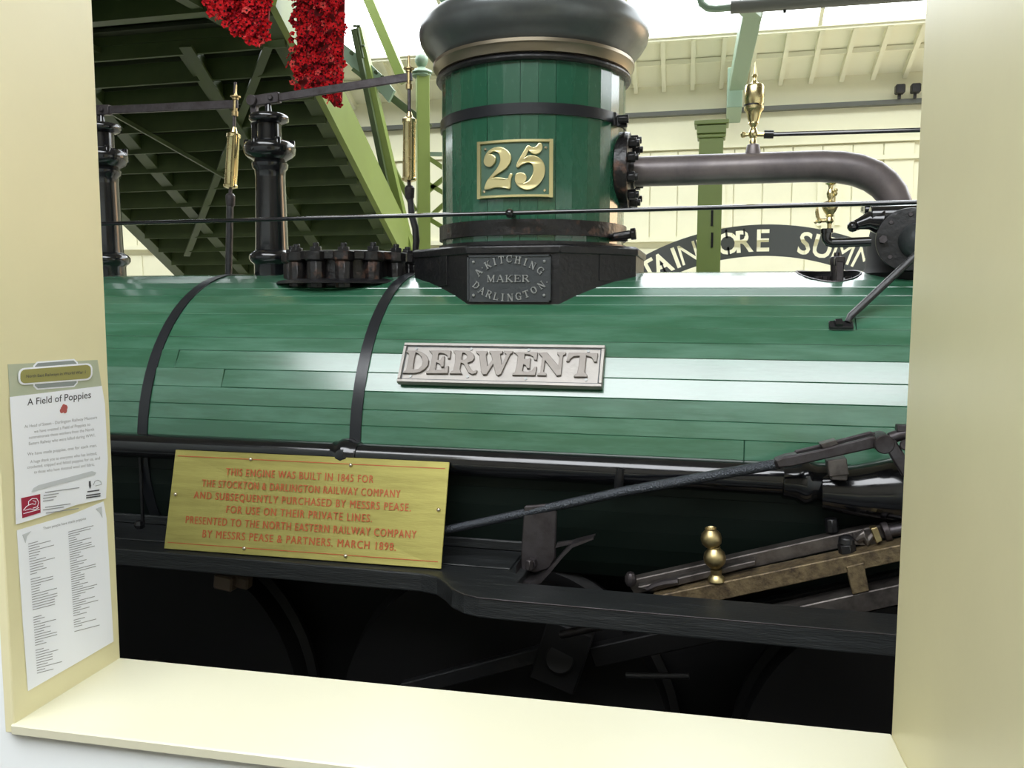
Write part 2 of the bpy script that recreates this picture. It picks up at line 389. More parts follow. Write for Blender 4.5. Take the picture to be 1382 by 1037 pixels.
# bands
def ring_band(X, wd, name='boiler_band'):
    n = 72; rings = []
    for j in range(n):
        al = 2*PI*j/n; c, s = math.cos(al), math.sin(al)
        rings.append([Vector((X-wd/2, D-(R+.001)*c, A+(R+.001)*s)), Vector((X-wd/2, D-(R+.006)*c, A+(R+.006)*s)), Vector((X+wd/2, D-(R+.006)*c, A+(R+.006)*s)), Vector((X+wd/2, D-(R+.001)*c, A+(R+.001)*s))])
    rings.append(rings[0]); MB().loft(rings, False).build(name, M['band'], boiler, smooth=25)
for X in (-3.0, -2.115, -1.24, .98, 1.8): ring_band(X, .043)

# --- chimney
CXc, CR = -.742, .372
def chz(py): return PY(722, py, D).z
z_b, z_t = 1.80, PY(700, 81, D-CR).z+.01
chim = MB().lathe([(0, CR-.012), (z_t-z_b+.05, CR-.012)], (CXc, D, z_b), (0, 0, 1), 48).build('chimney', M['soot'], loco)
NS = 36; aw = 2*PI/NS
sm = MB(); P = []
for z in (z_b, z_t):
    for rr, s in ((CR-.012, -1), (CR, -1), (CR, 1), (CR-.012, 1)):
        a = s*(aw/2-.0008); P.append(Vector((rr*math.sin(a), -rr*math.cos(a), z)))
sm.add(P, [(0, 1, 2, 3), (7, 6, 5, 4), (0, 4, 5, 1), (1, 5, 6, 2), (2, 6, 7, 3), (3, 7, 4, 0)])
st0 = sm.build('stave', M['chgreen'], chim, origin=(0, 0, 0), smooth=0)
for i in range(NS):
    if i == 0: st = st0
    else: st = inst('stave', st0.data, chim, (0, 0, 0))
    st.location = Vector((CXc, D, 0)) - WL[chim.name]; WL[st.name] = Vector((CXc, D, 0))
    st.rotation_euler = (0, 0, i*aw+random.uniform(-.004, .004))
def ring(name, z0, z1, r, m_, parent=chim, r0=None, n=64):
    r0 = r0 or CR-.005
    return MB().lathe([(0, r0), (0, r), (z1-z0, r), (z1-z0, r0)], (CXc, D, z0), (0, 0, 1), n).build(name, m_, parent)
# front face of the cylinder at py -> height there
def chf(py): return PY(700, py, D-CR).z
ring('chimney_band', chf(154), chf(139), CR+.006, M['band'])
# band clamp bolt on right side
cb = MB(); zc = (chf(154)+chf(139))/2-.01
cb.box((CXc+CR*.9+.03, D-.12, zc), (.06, .03, .04)).cyl((CXc+CR*.9+.03, D-.16, zc), (CXc+CR*.9+.07, D-.16, zc), .016, 6).cyl((CXc+CR*.93, D-.14, zc-.02), (CXc+CR*.93, D-.14, zc+.03), .012, 8)
cb.build('band_clamp', M['soot'], chim, bevel=.002)
zr0, zr1, zr2 = chf(81), chf(71), chf(54)
prof = [(0, CR-.003), (0, CR+.016), (.008, CR+.022), (zr1-zr0-.012, CR+.022), (zr1-zr0-.004, CR+.008), (zr1-zr0, CR+.006)]
MB().lathe(prof, (CXc, D, zr0), (0, 0, 1), 64).build('chimney_ring', M['soot'], chim)
prof = [(0, CR+.004), (.002, CR+.016), (zr2-zr1-.018, CR+.028), (zr2-zr1-.012, CR+.034), (zr2-zr1, CR+.034), (zr2-zr1, CR-.01)]
MB().lathe(prof, (CXc, D, zr1), (0, 0, 1), 64).build('chimney_ring', M['capring'], chim)
CAPR = .462
capz = zr2
cprof = [(0, CR+.012), (.004, CR+.020), (.022, CR+.030), (.045, CR+.050), (.068, CAPR-.022), (.095, CAPR-.006), (.125, CAPR), (.155, CAPR-.006), (.182, CAPR-.026), (.205, CAPR-.058), (.218, CAPR-.09), (.222, CAPR-.12), (.212, CAPR-.145), (.15, CAPR-.16), (-.1, CAPR-.16)]
MB().lathe([(h_*.92, r_) for h_, r_ in cprof], (CXc, D, capz), (0, 0, 1), 72, caps=False).build('chimney_cap', M['cap'], chim, smooth=60)
# base rings
ring('chimney_band', chf(317), chf(296), CR+.012, M['rusty'])
ring('chimney_ring', 1.80, chf(325), CR+.014, M['soot'])
cb = MB(); zc = chf(312)
cb.box((CXc+CR*.9+.03, D-.13, zc-.01), (.08, .03, .03)).cyl((CXc+CR*.9+.02, D-.17, zc-.012), (CXc+CR*.9+.085, D-.17, zc-.002), .017, 8).cyl((CXc+CR*.9+.085, D-.17, zc-.002), (CXc+CR*.9+.105, D-.17, zc), .023, 6)
cb.build('band_clamp', M['rusty'], chim, bevel=.002)
# saddle: octagonal casing whose foot follows the boiler
oc = [(-.905, 3.016), (-.556, 3.016), (-.30, 3.24), (-.30, 3.60), (-.556, 3.81), (-.905, 3.81), (-1.195, 3.60), (-1.195, 3.24)]
sb = MB(); zt = 1.812
zbs = [A+math.sqrt(R*R-(y-D)**2)-.02 for x, y in oc]
# subdivide slanting sides so that the foot keeps to the boiler
ring_ = []
for i in range(8):
    a, b = oc[i], oc[(i+1) % 8]
    for k in range(6): ring_.append((a[0]+(b[0]-a[0])*k/6, a[1]+(b[1]-a[1])*k/6))
bot = [Vector((x, y, A+math.sqrt(R*R-(y-D)**2)-.012)) for x, y in ring_]; top = [Vector((x, y, zt)) for x, y in ring_]
sb.loft([bot, top])
saddle = sb.build('chimney_saddle', M['soot'], loco, smooth=20)
lp = MB(); cxm, cym = -.7475, 3.413
def sc_(p, k, z): return Vector((cxm+(p[0]-cxm)*k, cym+(p[1]-cym)*k, z))
lp.loft([[sc_(p, 1.018, zt-.022) for p in oc], [sc_(p, 1.022, zt+.004) for p in oc], [sc_(p, .99, zt+.012) for p in oc], [sc_(p, .9, zt+.016) for p in oc]])
lp.build('saddle_lip', M['soot'], saddle, smooth=15, bevel=.003)
for x in (-.83, -.70): pass
for dx, dy in ((-.235, .0), ):
    pass
for (a, b) in ((oc[7], oc[0]), (oc[1], oc[2])):   # vertical seam straps on slanting faces
    mx_, my_ = a[0]*.42+b[0]*.58, a[1]*.42+b[1]*.58
    zb = A+math.sqrt(R*R-(my_-D)**2)
    d = Vector((b[0]-a[0], b[1]-a[1], 0)).normalized(); nn = Vector((d.y, -d.x, 0))
    MB().box(Vector((mx_, my_, (zb+zt)/2))+nn*.002, (.05, .006, zt-zb-.03), Matrix((d, -nn, ZV)).transposed()).build('seam_strap', M['soot'], saddle, smooth=0, bevel=.001)
# maker plate
kp = empty_part = None
kx0, kx1, kz0, kz1 = -.901, -.585, 1.613, 1.784
ky = 3.016
mk = MB().box(((kx0+kx1)/2, ky-.006, (kz0+kz1)/2), (kx1-kx0, .012, kz1-kz0)).build('maker_plate', M['castblack'], loco, smooth=0, bevel=.003)
rimm = MB(); kw = .006
for (xa, xb, za, zb) in ((kx0, kx1, kz0, kz0+kw), (kx0, kx1, kz1-kw, kz1), (kx0, kx0+kw, kz0, kz1), (kx1-kw, kx1, kz0, kz1)):
    rimm.box(((xa+xb)/2, ky-.014, (za+zb)/2), (xb-xa, .004, zb-za))
rimm.build('plate_rim', M['castblack'], mk, smooth=0)
for x in (kx0+.024, kx1-.024):
    for z in (kz0+.024, kz1-.024): MB().sphere((x, ky-.014, z), .006, 10).build('rivet', M['castletter'], mk)
# stroke letters with serifs
ST = {
 'A': [(.1, 0, .5, 1, .09), (.9, 0, .5, 1, .17), (.27, .34, .74, .34, .08), (-.05, .03, .28, .03, .07), (.7, .03, 1.05, .03, .07)],
 'K': [(.2, 0, .2, 1, .17), (.25, .4, .8, 1, .09), (.4, .52, .88, 0, .17), (0, .03, .4, .03, .07), (0, .97, .4, .97, .07), (.65, .97, .98, .97, .07), (.7, .03, 1.02, .03, .07)],
 'I': [(.5, 0, .5, 1, .18), (.28, .03, .72, .03, .07), (.28, .97, .72, .97, .07)],
 'T': [(.5, 0, .5, 1, .18), (.05, .95, .95, .95, .1), (.28, .03, .72, .03, .07), (.08, .72, .08, .97, .07), (.92, .72, .92, .97, .07)],
 'C': [(.88, .8, .72, .95, .1), (.72, .96, .35, .94, .1), (.35, .96, .12, .7, .15), (.12, .72, .12, .28, .18), (.12, .3, .35, .04, .15), (.35, .05, .7, .05, .1), (.7, .04, .9, .24, .1), (.88, .66, .88, .96, .07)],
 'H': [(.2, 0, .2, 1, .17), (.8, 0, .8, 1, .17), (.2, .52, .8, .52, .09), (0, .03, .4, .03, .07), (0, .97, .4, .97, .07), (.6, .03, 1, .03, .07), (.6, .97, 1, .97, .07)],
 'N': [(.16, 0, .16, 1, .09), (.14, 1, .84, 0, .18), (.84, 0, .84, 1, .09), (0, .03, .34, .03, .07), (0, .97, .2, .97, .07), (.68, .97, 1, .97, .07)],
 'G': [(.88, .8, .72, .95, .1), (.72, .96, .35, .94, .1), (.35, .96, .12, .7, .15), (.12, .72, .12, .28, .18), (.12, .3, .35, .04, .15), (.35, .05, .8, .06, .1), (.82, .02, .82, .42, .16), (.62, .42, 1, .42, .07), (.88, .66, .88, .96, .07)],
 'M': [(.12, 0, .12, 1, .09), (.12, 1, .5, .1, .17), (.5, .1, .86, 1, .09), (.88, 0, .88, 1, .17), (0, .03, .28, .03, .07), (0, .97, .16, .97, .07), (.7, .03, 1.05, .03, .07), (.84, .97, 1.05, .97, .07)],
 'E': [(.22, 0, .22, 1, .17), (.1, .96, .85, .96, .08), (.1, .04, .88, .04, .08), (.2, .52, .6, .52, .08), (.84, .74, .84, .98, .07), (.86, .02, .86, .28, .07), (.6, .38, .6, .66, .07)],
 'R': [(.22, 0, .22, 1, .17), (.05, .96, .65, .96, .08), (.62, .96, .82, .76, .15), (.82, .78, .64, .52, .15), (.66, .5, .2, .5, .08), (.5, .5, .92, 0, .17), (.05, .03, .42, .03, .07), (.8, .03, 1.05, .03, .07)],
 'D': [(.22, 0, .22, 1, .17), (.05, .96, .5, .96, .08), (.5, .96, .82, .74, .14), (.84, .76, .84, .26, .17), (.82, .27, .5, .05, .14), (.5, .04, .05, .04, .08)],
 'L': [(.25, 0, .25, 1, .17), (.08, .97, .44, .97, .07), (.08, .04, .88, .04, .08), (.88, .02, .88, .34, .07)],
 'O': [(.5, .96, .2, .82, .12), (.2, .84, .12, .5, .17), (.12, .5, .2, .16, .17), (.2, .17, .5, .04, .12), (.5, .04, .8, .17, .12), (.8, .16, .88, .5, .17), (.88, .5, .8, .84, .17), (.8, .83, .5, .96, .12)],
 '.': [(.45, .5, .55, .5, .14)],
}
def stroke_letter(ch, h, wd, thick):
    vs_, fs = [], []
    for i, (x0, y0, x1, y1, ww) in enumerate(ST[ch]):
        a = Vector(((x0-.5)*wd, (y0-.5)*h)); b = Vector(((x1-.5)*wd, (y1-.5)*h)); d = (b-a).normalized(); n_ = Vector((-d.y, d.x))*ww*h/2
        a -= d*ww*h*.15; b += d*ww*h*.15; t = thick*(1+.02*i); k = len(vs_)
        for z, sc in ((0, 1.25), (t, .8)):
            for p in (a+n_*sc, a-n_*sc, b-n_*sc, b+n_*sc): vs_.append(Vector((p.x, p.y, z)))
        fs += [tuple(k+j for j in f) for f in ((3, 2, 1, 0), (4, 5, 6, 7), (0, 1, 5, 4), (1, 2, 6, 5), (2, 3, 7, 6), (3, 0, 4, 7))]
    return vs_, fs
kcx, kcz = (kx0+kx1)/2, (kz0+kz1)/2-.0005
sx = (kx1-kx0)/1010; 
def put_letter(ch, cx_, cy_, ang, h=82, wd=72):
    vs_, fs = stroke_letter(ch, h*sx, wd*sx, .005)
    c, s = math.cos(rad(ang)), math.sin(rad(ang))
    x = kcx+(cx_-668)*sx; z = kcz-(cy_-382)*sx
    MB().add([Vector((x+v.x*c-v.y*s, ky-.012-v.z, z+v.x*s+v.y*c)) for v in vs_], fs).build('letter', M['castletter'], mk, smooth=0)
for ch, x, y, a in (('A', 300, 305, 50), ('.', 348, 252, 30), ('K', 418, 218, 26), ('I', 498, 180, 14), ('T', 582, 160, 6), ('C', 678, 150, 0), ('H', 782, 165, -9), ('I', 872, 190, -18), ('N', 958, 228, -24), ('G', 1050, 288, -38)): put_letter(ch, x, y, a)
for ch, x in zip('MAKER', (455, 567, 675, 778, 872)): put_letter(ch, x, 380, 0, 82, 92)
for ch, x, y, a in (('D', 275, 458, -38), ('A', 345, 520, -30), ('R', 430, 562, -22), ('L', 520, 590, -12), ('I', 598, 598, -4), ('N', 690, 600, 2), ('G', 790, 588, 10), ('T', 882, 560, 20), ('O', 972, 515, 30), ('N', 1062, 458, 38), ('.', 1130, 425, 0)): put_letter(ch, x, y, a)

# number plate 25 bent round the chimney
def chim_map(x, z, off):   # x metres along the plate from chimney centre line, wraps the surface
    a = x/(CR+.01); r = CR+off; return Vector((CXc+r*math.sin(a), D-r*math.cos(a), z))
def chim_px(px, py):
    d = ray(px, py); ox, oy = -CXc, -D; r = CR+.01
    aa = d.x**2+d.y**2; bb = 2*(ox*d.x+oy*d.y); cc = ox*ox+oy*oy-r*r
    t = (-bb-math.sqrt(bb*bb-4*aa*cc))/2/aa; p = CAM+d*t; return math.atan2(p.x-CXc, D-p.y)*r, p.z
c25 = lambda x, y: chim_px(636+x/10.8, 180+y/10.8)
TLp, TRp, BRp, BLp = c25(108, 120), c25(1200, 90), c25(1172, 945), c25(95, 965)
px0, px1 = (TLp[0]+BLp[0])/2, (TRp[0]+BRp[0])/2; pz0, pz1 = (BLp[1]+BRp[1])/2, (TLp[1]+TRp[1])/2
def bent_slab(x0, x1, z0, z1, o0, o1, n=14, inset=0):
    mb = MB(); rings = []
    for i in range(n+1):
        x = x0+(x1-x0)*i/n
        rings.append([chim_map(x, z0, o0), chim_map(x, z0+inset, o1), chim_map(x, z1-inset, o1), chim_map(x, z1, o0)])
    return mb.loft(rings)
npl = bent_slab(px0, px1, pz0, pz1, .001, .010).build('number_plate', M['numback'], loco, smooth=20)
fr = MB(); fw = .0135
for a in ((px0, px1, pz1-fw, pz1), (px0, px1, pz0, pz0+fw)):
    s_ = bent_slab(*a, .008, .018, 14, .003); fr.add(s_.v, s_.f)
for a in ((px0, px0+fw, pz0, pz1), (px1-fw, px1, pz0, pz1)):
    s_ = bent_slab(*a, .008, .018, 2, .001); fr.add(s_.v, s_.f)
fr.build('plate_frame', M['number'], npl, smooth=20)
TWO = [(205, 400), (225, 330), (270, 265), (340, 225), (420, 213), (490, 232), (550, 283), (580, 350), (570, 420), (520, 500), (440, 560), (360, 610), (300, 665), (370, 655), (450, 660), (520, 675), (550, 660), (562, 625), (578, 600), (598, 605), (580, 660), (572, 730), (565, 805), (500, 795), (420, 785), (340, 790), (270, 812), (215, 815), (225, 760), (255, 690), (320, 610), (390, 520), (430, 440), (440, 370), (425, 310), (390, 272), (340, 262), (290, 285), (268, 318), (310, 320), (350, 345), (360, 390), (335, 450), (290, 485), (240, 478), (210, 445)]
FIVE = [(830, 190), (870, 210), (920, 215), (960, 190), (990, 155), (1020, 165), (1028, 210), (1010, 260), (970, 295), (920, 300), (870, 280), (835, 250), (800, 315), (765, 382), (820, 345), (880, 335), (950, 350), (1020, 400), (1060, 480), (1062, 570), (1035, 660), (970, 750), (890, 805), (810, 818), (740, 800), (680, 755), (650, 690), (655, 620), (690, 590), (740, 585), (785, 610), (800, 655), (785, 700), (760, 738), (830, 710), (880, 650), (910, 570), (910, 490), (880, 440), (830, 425), (770, 440), (720, 470), (680, 497), (668, 470), (690, 420), (740, 330), (790, 245)]
for shp in (TWO, FIVE):
    pl = [Vector(c25(x, y)) for x, y in shp]
    vs_, fs = curve_fill([smooth_loop(pl, 3)], .003, .0025)
    MB().add([chim_map(v.x, v.y, .014+v.z) for v in vs_], fs).build('digit', M['number'], npl, smooth=30)
for (x, y) in ((208, 235), (1085, 210), (1070, 830), (190, 850)):
    q = c25(x, y); p = chim_map(q[0], q[1], .011); MB().sphere(p, .006, 10).build('rivet', M['screw'], npl)

# name plate DERWENT
al = rad(31.5); nv = Vector((0, -math.cos(al), math.sin(al))); uv = Vector((0, math.sin(al), math.cos(al))); no_ = Vector((0, D, A))+nv*.694
def npt(x, v, h): return Vector((x, no_.y, no_.z))+uv*v+nv*h
nx0, nx1, nv0, nv1 = -1.090, -.362, -.107, .0525
def nbox(mb, x0, x1, v0, v1, h0, h1, ins=0):
    a = [npt(x0, v0, h0), npt(x1, v0, h0), npt(x1, v1, h0), npt(x0, v1, h0), npt(x0+ins, v0+ins, h1), npt(x1-ins, v0+ins, h1), npt(x1-ins, v1-ins, h1), npt(x0+ins, v1-ins, h1)]
    return mb.add(a, [(3, 2, 1, 0), (4, 5, 6, 7), (0, 1, 5, 4), (1, 2, 6, 5), (2, 3, 7, 6), (3, 0, 4, 7)])
nm = nbox(MB(), nx0, nx1, nv0, nv1, -.012, .006).build('name_plate', M['steel'], loco, smooth=0, bevel=.002)
fr = MB(); fw = .013
gr_ = MB()
for a in ((nx0+fw, nx1-fw, nv1-fw-.003, nv1-fw), (nx0+fw, nx1-fw, nv0+fw, nv0+fw+.003), (nx0+fw, nx0+fw+.003, nv0+fw, nv1-fw), (nx1-fw-.003, nx1-fw, nv0+fw, nv1-fw)): nbox(gr_, *a, .005, .0075)
gr_.build('frame_groove', M['castblack'], nm, smooth=0)
for a in ((nx0, nx1, nv1-fw, nv1), (nx0, nx1, nv0, nv0+fw), (nx0, nx0+fw, nv0+fw, nv1-fw), (nx1-fw, nx1, nv0+fw, nv1-fw)): nbox(fr, *a, .005, .013, .002)
fr.build('plate_frame', M['steel'], nm, smooth=0)
def n2(px, py):
    p = PP(px, py, no_+nv*.008, nv); return Vector((p.x, (p-no_).dot(uv)))
c3 = lambda q: n2(530+q[0]/9.213, 455+q[1]/9.213)
c4 = lambda q: n2(670+q[0]/8.916, 455+q[1]/8.916)
LET = [(c3, [[(185, 185), (300, 185), (360, 200), (420, 240), (448, 300), (440, 360), (400, 410), (340, 445), (270, 458), (135, 455), (150, 440), (175, 430), (200, 330), (215, 230), (200, 205), (180, 200)], [(290, 200), (330, 215), (370, 260), (385, 320), (370, 370), (330, 410), (280, 420), (250, 410), (262, 330), (275, 250)]]),
 (c3, [[(470, 185), (725, 185), (715, 270), (695, 275), (690, 240), (650, 215), (600, 205), (570, 215), (560, 300), (600, 300), (625, 260), (645, 255), (635, 375), (610, 380), (590, 340), (560, 325), (545, 325), (530, 420), (600, 425), (650, 410), (680, 375), (695, 375), (685, 460), (425, 460), (430, 440), (460, 430), (490, 330), (505, 230), (490, 205)]]),
 (c3, [[(765, 185), (900, 185), (970, 195), (1010, 230), (1015, 275), (990, 310), (930, 330), (960, 390), (990, 430), (1020, 440), (1035, 425), (1050, 430), (1035, 460), (990, 470), (950, 450), (920, 400), (895, 345), (865, 330), (850, 330), (835, 410), (850, 450), (860, 463), (720, 463), (735, 440), (760, 430), (785, 330), (790, 230), (775, 205)], [(870, 205), (910, 210), (935, 240), (930, 275), (900, 300), (860, 300), (862, 240)]]),
 (c3, [[(1045, 190), (1175, 190), (1175, 210), (1160, 230), (1180, 380), (1250, 300), (1232, 220), (1212, 205), (1212, 190), (1370, 190), (1365, 208), (1335, 225), (1360, 370), (1422, 225), (1398, 207), (1392, 190), (1495, 190), (1490, 205), (1462, 222), (1345, 470), (1310, 485), (1290, 470), (1255, 335), (1170, 470), (1130, 475), (1110, 450), (1085, 230), (1050, 205)]]),
 (c4, [[(225, 200), (495, 200), (485, 285), (460, 280), (450, 245), (410, 220), (340, 215), (335, 275), (370, 285), (395, 275), (410, 270), (400, 385), (375, 385), (360, 350), (325, 335), (310, 425), (380, 435), (430, 420), (465, 375), (485, 375), (465, 468), (200, 465), (205, 450), (230, 440), (255, 340), (265, 235), (245, 215)]]),
 (c4, [[(520, 205), (610, 200), (750, 365), (765, 240), (740, 215), (740, 200), (835, 200), (830, 215), (800, 230), (775, 465), (730, 472), (585, 280), (565, 430), (600, 455), (598, 472), (500, 468), (505, 455), (535, 440), (560, 250), (530, 220)]]),
 (c4, [[(875, 205), (1220, 210), (1205, 305), (1180, 305), (1150, 250), (1080, 230), (1060, 440), (1090, 470), (1090, 487), (940, 485), (945, 470), (975, 455), (1000, 350), (1010, 235), (930, 240), (890, 270), (875, 300), (850, 300)]])]
for fn, loops in LET:
    vs_, fs = curve_fill([[fn(q) for q in lp_] for lp_ in loops], .0045, .0014)
    MB().add([npt(v.x, v.y, .010+v.z) for v in vs_], fs).build('letter', M['steelletter'], nm, smooth=25)
for fn, q in ((c3, (295, 145)), (c3, (977, 150)), (c4, (387, 157)), (c4, (1105, 170)), (c3, (222, 485)), (c3, (930, 493)), (c4, (350, 500)), (c4, (1078, 515))):
    p = fn(q); MB().cyl(npt(p.x, p.y, .005), npt(p.x, p.y, .009), .0055, 10).build('rivet', M['castletter'], nm)

# --- handrail
hy = 2.984
hrail = MB(); ha, hb = PY(128, 302.5, hy), PY(1262, 272.5, hy); dd = (hb-ha)
hrail.cyl(ha-dd*.35, hb+dd*.3, .0078, 12)
hrl = hrail.build('handrail', M['black'], loco)
kb = PY(688, 288, hy); MB().sphere(kb, .017, 14).cyl(kb, kb+Vector((0, .08, 0)), .01, 10).build('handrail_knob', M['black'], hrl)
# --- steam pipe
pts = []
a = PY(853, 232, D); b = PY(1085, 225, D); pts = [a+(b-a)*t/8 for t in range(9)]
c0 = [(1110, 224.5), (1135, 226), (1158, 230), (1178, 238), (1193, 249), (1204, 262), (1210, 278), (1212, 300)]
pts += [PY(x, y, D) for x, y in c0]
rr = [.0585]*9+[.059, .0595, .06, .06, .0585, .057, .057, .057]
spipe = MB().tube(pts, rr, 28).build('steam_pipe', M['pipe'], loco, smooth=60)
# flange on chimney side, eight bolts
fc = PY(850, 232, D); fx = CXc+CR
fl = MB().lathe([(-.02, .15), (.012, .155), (.014, .155), (.03, .152), (.032, .145), (.034, .07), (.05, .066)], (fx-.005, D, fc.z), (1, 0, 0), 40).build('pipe_flange', M['rusty'], loco, bevel=.002)
for k in range(10):
    t = 2*PI*(k+.5)/10; p = Vector((fx+.026, D+.122*math.cos(t), fc.z+.122*math.sin(t)))
    MB().cyl(p, p+Vector((.03, 0, 0)), .021, 6).cyl(p+Vector((.02, 0, 0)), p+Vector((.042, 0, 0)), .014, 8).build('bolt', M['soot'], fl, bevel=.002)
# brass oil tap on the pipe
def px_lathe(px, prof, Y, n=24):
    out = []; base = PY(px, prof[-1][0], Y)
    k = (PY(px+10, prof[-1][0], Y)-base).length/10
    return base, [(PY(px, y, Y).z-base.z, r*k) for y, r in reversed(prof)]
def zl(px, prof, Y, name, m_, parent, n=28, sm=33):
    base, pf = px_lathe(px, prof, Y); return MB().lathe(pf, base, (0, 0, 1), n).build(name, m_, parent, smooth=sm)
tap = zl(1016, [(84, .4), (90, 1.2), (99, 2.6), (101, 2.8), (103, 4.2), (105, 2.6), (108, 2.6), (111, 3.6), (113, 6), (115, 11.5), (118, 13), (139, 13), (141.5, 11.5), (143, 11.5), (144, 13.5), (148, 13.5), (153, 9.5), (160, 8), (165, 6.5), (167, 7.2), (169, 5.5), (172, 3.6), (175, 5), (178, 6.2), (181, 6.6), (184, 6), (187, 4), (190, 4.8), (195, 5)], D, 'lubricator', M['brass'], loco, 28)
zl(1016, [(194, 5), (196, 8.5), (200, 9.5), (206, 10.5), (214, 11)], D, 'lubricator_base', M['pipe'], tap)
zl(1016, [(141.5, 12.4), (144, 12.4)], D, 'dark_ring', M['soot'], tap)
ta = PY(1016, 181.5, D); tb = PY(1034, 181.5, D); MB().cyl(ta-Vector((.035, 0, 0)), ta, .010, 10, .004).sphere(ta-Vector((.035, 0, 0)), .012, 10).cyl(ta, tb, .009, 12).build('tap_arm', M['brass'], tap)
MB().cyl(PY(1031, 181.5, D), PY(1044, 181.5, D), .016, 12).cyl(PY(1043, 181.5, D), PY(1275, 174.5, D), .0085, 10).build('feed_rod', M['black'], tap)
# second brass cock with black elbow
Y2 = 3.12
cock = zl(1119, [(247.5, 7.8), (248.5, 7.2), (250.5, 3.6), (254, 2.8), (257, 3.6), (261, 5.3), (266, 4.6), (269, 3), (271, 3.2), (273, 9), (276, 11), (280, 11), (285, 8.5), (290, 5.2), (291.5, 6.4), (293, 4.2), (296, 5.4), (299, 5.8), (302, 3.2), (306, 2.8), (310, 3)], Y2, 'oil_cock', M['brass'], loco)
q = PY(1126, 261, Y2); MB().sphere(q, .011, 10).sphere(q+Vector((.004, -.01, .01)), .007, 8).cyl(q, PY(1119, 262, Y2), .006, 8).tube([q, PY(1126.5, 268, Y2), PY(1126, 274, Y2)], .003, 6).build('cock_handle', M['brass'], cock)
q = PY(1106, 298, Y2); MB().cyl(q, PY(1119, 297.5, Y2), .007, 10).sphere(q, .010, 10).sphere(PY(1101, 299.5, Y2), .007, 8).tube([q, PY(1103.5, 292, Y2), PY(1102.5, 286, Y2), PY(1103, 280, Y2)], [.004, .0065, .006, .003], 8).build('cock_handle', M['brass'], cock)
MB().tube([PY(1116, 309, Y2), PY(1115, 318, Y2), PY(1115.5, 323, Y2), PY(1118, 326.5, Y2), PY(1123, 328, Y2), PY(1140, 327.5, Y2), PY(1175, 326, Y2)], .0165, 14).build('elbow_pipe', M['black'], cock)
MB().cyl(PY(1116, 309, Y2), PY(1116, 315, Y2), .021, 14).build('pipe_collar', M['black'], cock)
# valve stem in the oval hole
vst = zl(1128, [(341, 4), (346, 4.5), (347, 9.5), (349, 10.5), (357, 10), (358, 8.5), (385, 7)], 3.27, 'valve_stem', M['iron'], loco, 12, 30)
q = PY(1135, 352, 3.2); MB().box(PY(1133, 369, 3.19), (.026, .02, .085)).box(PY(1133, 353, 3.2), (.034, .03, .03)).build('stem_fork', M['iron'], vst, bevel=.003)
for x_, r_ in ((1115, .018), (1104, .013), (1145, .012)): MB().cyl(PY(x_, 373, 3.28), PY(x_, 382, 3.28), r_, 8).build('stem_bolt', M['iron'], vst)
# --- valve chest at right
vc = MB().lathe([(0, .15), (.03, .165), (.05, .152), (.14, .148), (.2, .135), (.225, .10), (.235, .10)], (.685, 3.33, 1.69), (0, 0, 1), 40).build('valve_chest', M['frame'], loco, smooth=40)
dc = Vector((.640, 3.135, 1.829)); fdir = Vector((-.12, -1, .02)).normalized()
MB().lathe([(-.2, .085), (-.02, .085), (-.018, .105), (-.004, .108), (.004, .106), (.006, .08)], dc, fdir, 48).build('round_cover', M['soot'], vc, smooth=30)
MB().sphere(dc+fdir*.012+Vector((.026, 0, -.006)), .062, 24).build('cover_dome', M['castblack'], vc)
e1 = fdir.cross(ZV).normalized(); e2 = e1.cross(fdir)
for k in range(8):
    t = 2*PI*k/8; p = dc+(e1*math.cos(t)+e2*math.sin(t))*.084
    big = (k == 0 or k == 4 or k == 3)
    mb = MB()
    if k in (4, 0): mb.cyl(p, p+fdir*.03, .015, 6)
    else: mb.cyl(p+fdir*.004, p+fdir*.010, .008, 8)
    mb.build('cover_bolt', M['iron'], vc, bevel=.001)
MB().cyl(PY(1174, 292, 3.2), PY(1250, 290, 3.2), .036, 24).cyl(PY(1166, 284, 3.36), PY(1262, 280, 3.36), .02, 24).lathe([(0, .13), (.02, .13)], PY(1212, 285, D), (0, 0, 1), 32).build('chest_top', M['black'], vc, bevel=.003)
MB().tube([PY(1149, 307, 3.2), PY(1158, 303, 3.2), PY(1172, 298, 3.2), PY(1190, 300, 3.2)], [.018, .02, .032, .05], 12).sphere(PY(1151, 306, 3.18), .02, 10).build('chest_lug', M['black'], vc, bevel=.002)
MB().lathe([(0, .15), (.02, .148), (.03, .12)], PY(1222, 365, 3.33)-Vector((0, 0, .03)), (0, 0, 1), 32).build('chest_foot', M['soot'], vc)
# stay rod
def bpt(px, py, off=0):
    d = ray(px, py); dy, dz = d.y, d.z; oy, oz = -D, CZ-A; r = R+off
    aa = dy*dy+dz*dz; bb = 2*(oy*dy+oz*dz); cc = oy*oy+oz*oz-r*r
    t = (-bb-math.sqrt(max(0, bb*bb-4*aa*cc)))/2/aa; return CAM+d*t
sa = bpt(1135, 439, .012); sbp = PY(1243, 338, 2.98)
al_ = math.atan2(sa.z-A, D-sa.y); bn = Vector((0, -math.cos(al_), math.sin(al_)))
stay = MB().tube([sa+Vector((.02, 0, .01)), sa+(sbp-sa)*.12, sbp+(sbp-sa)*.3], [.010, .0125, .0125], 12).build('stay_rod', M['soot'], loco)
bt = bn.cross(Vector((1, 0, 0)))
MB().box(sa, (.075, .03, .012), Matrix((Vector((1, 0, 0)), bt, bn)).transposed()).cyl(sa+bn*.004-Vector((.008, 0, 0)), sa+bn*.02-Vector((.008, 0, 0)), .017, 4).build('stay_foot', M['soot'], stay, bevel=.002)

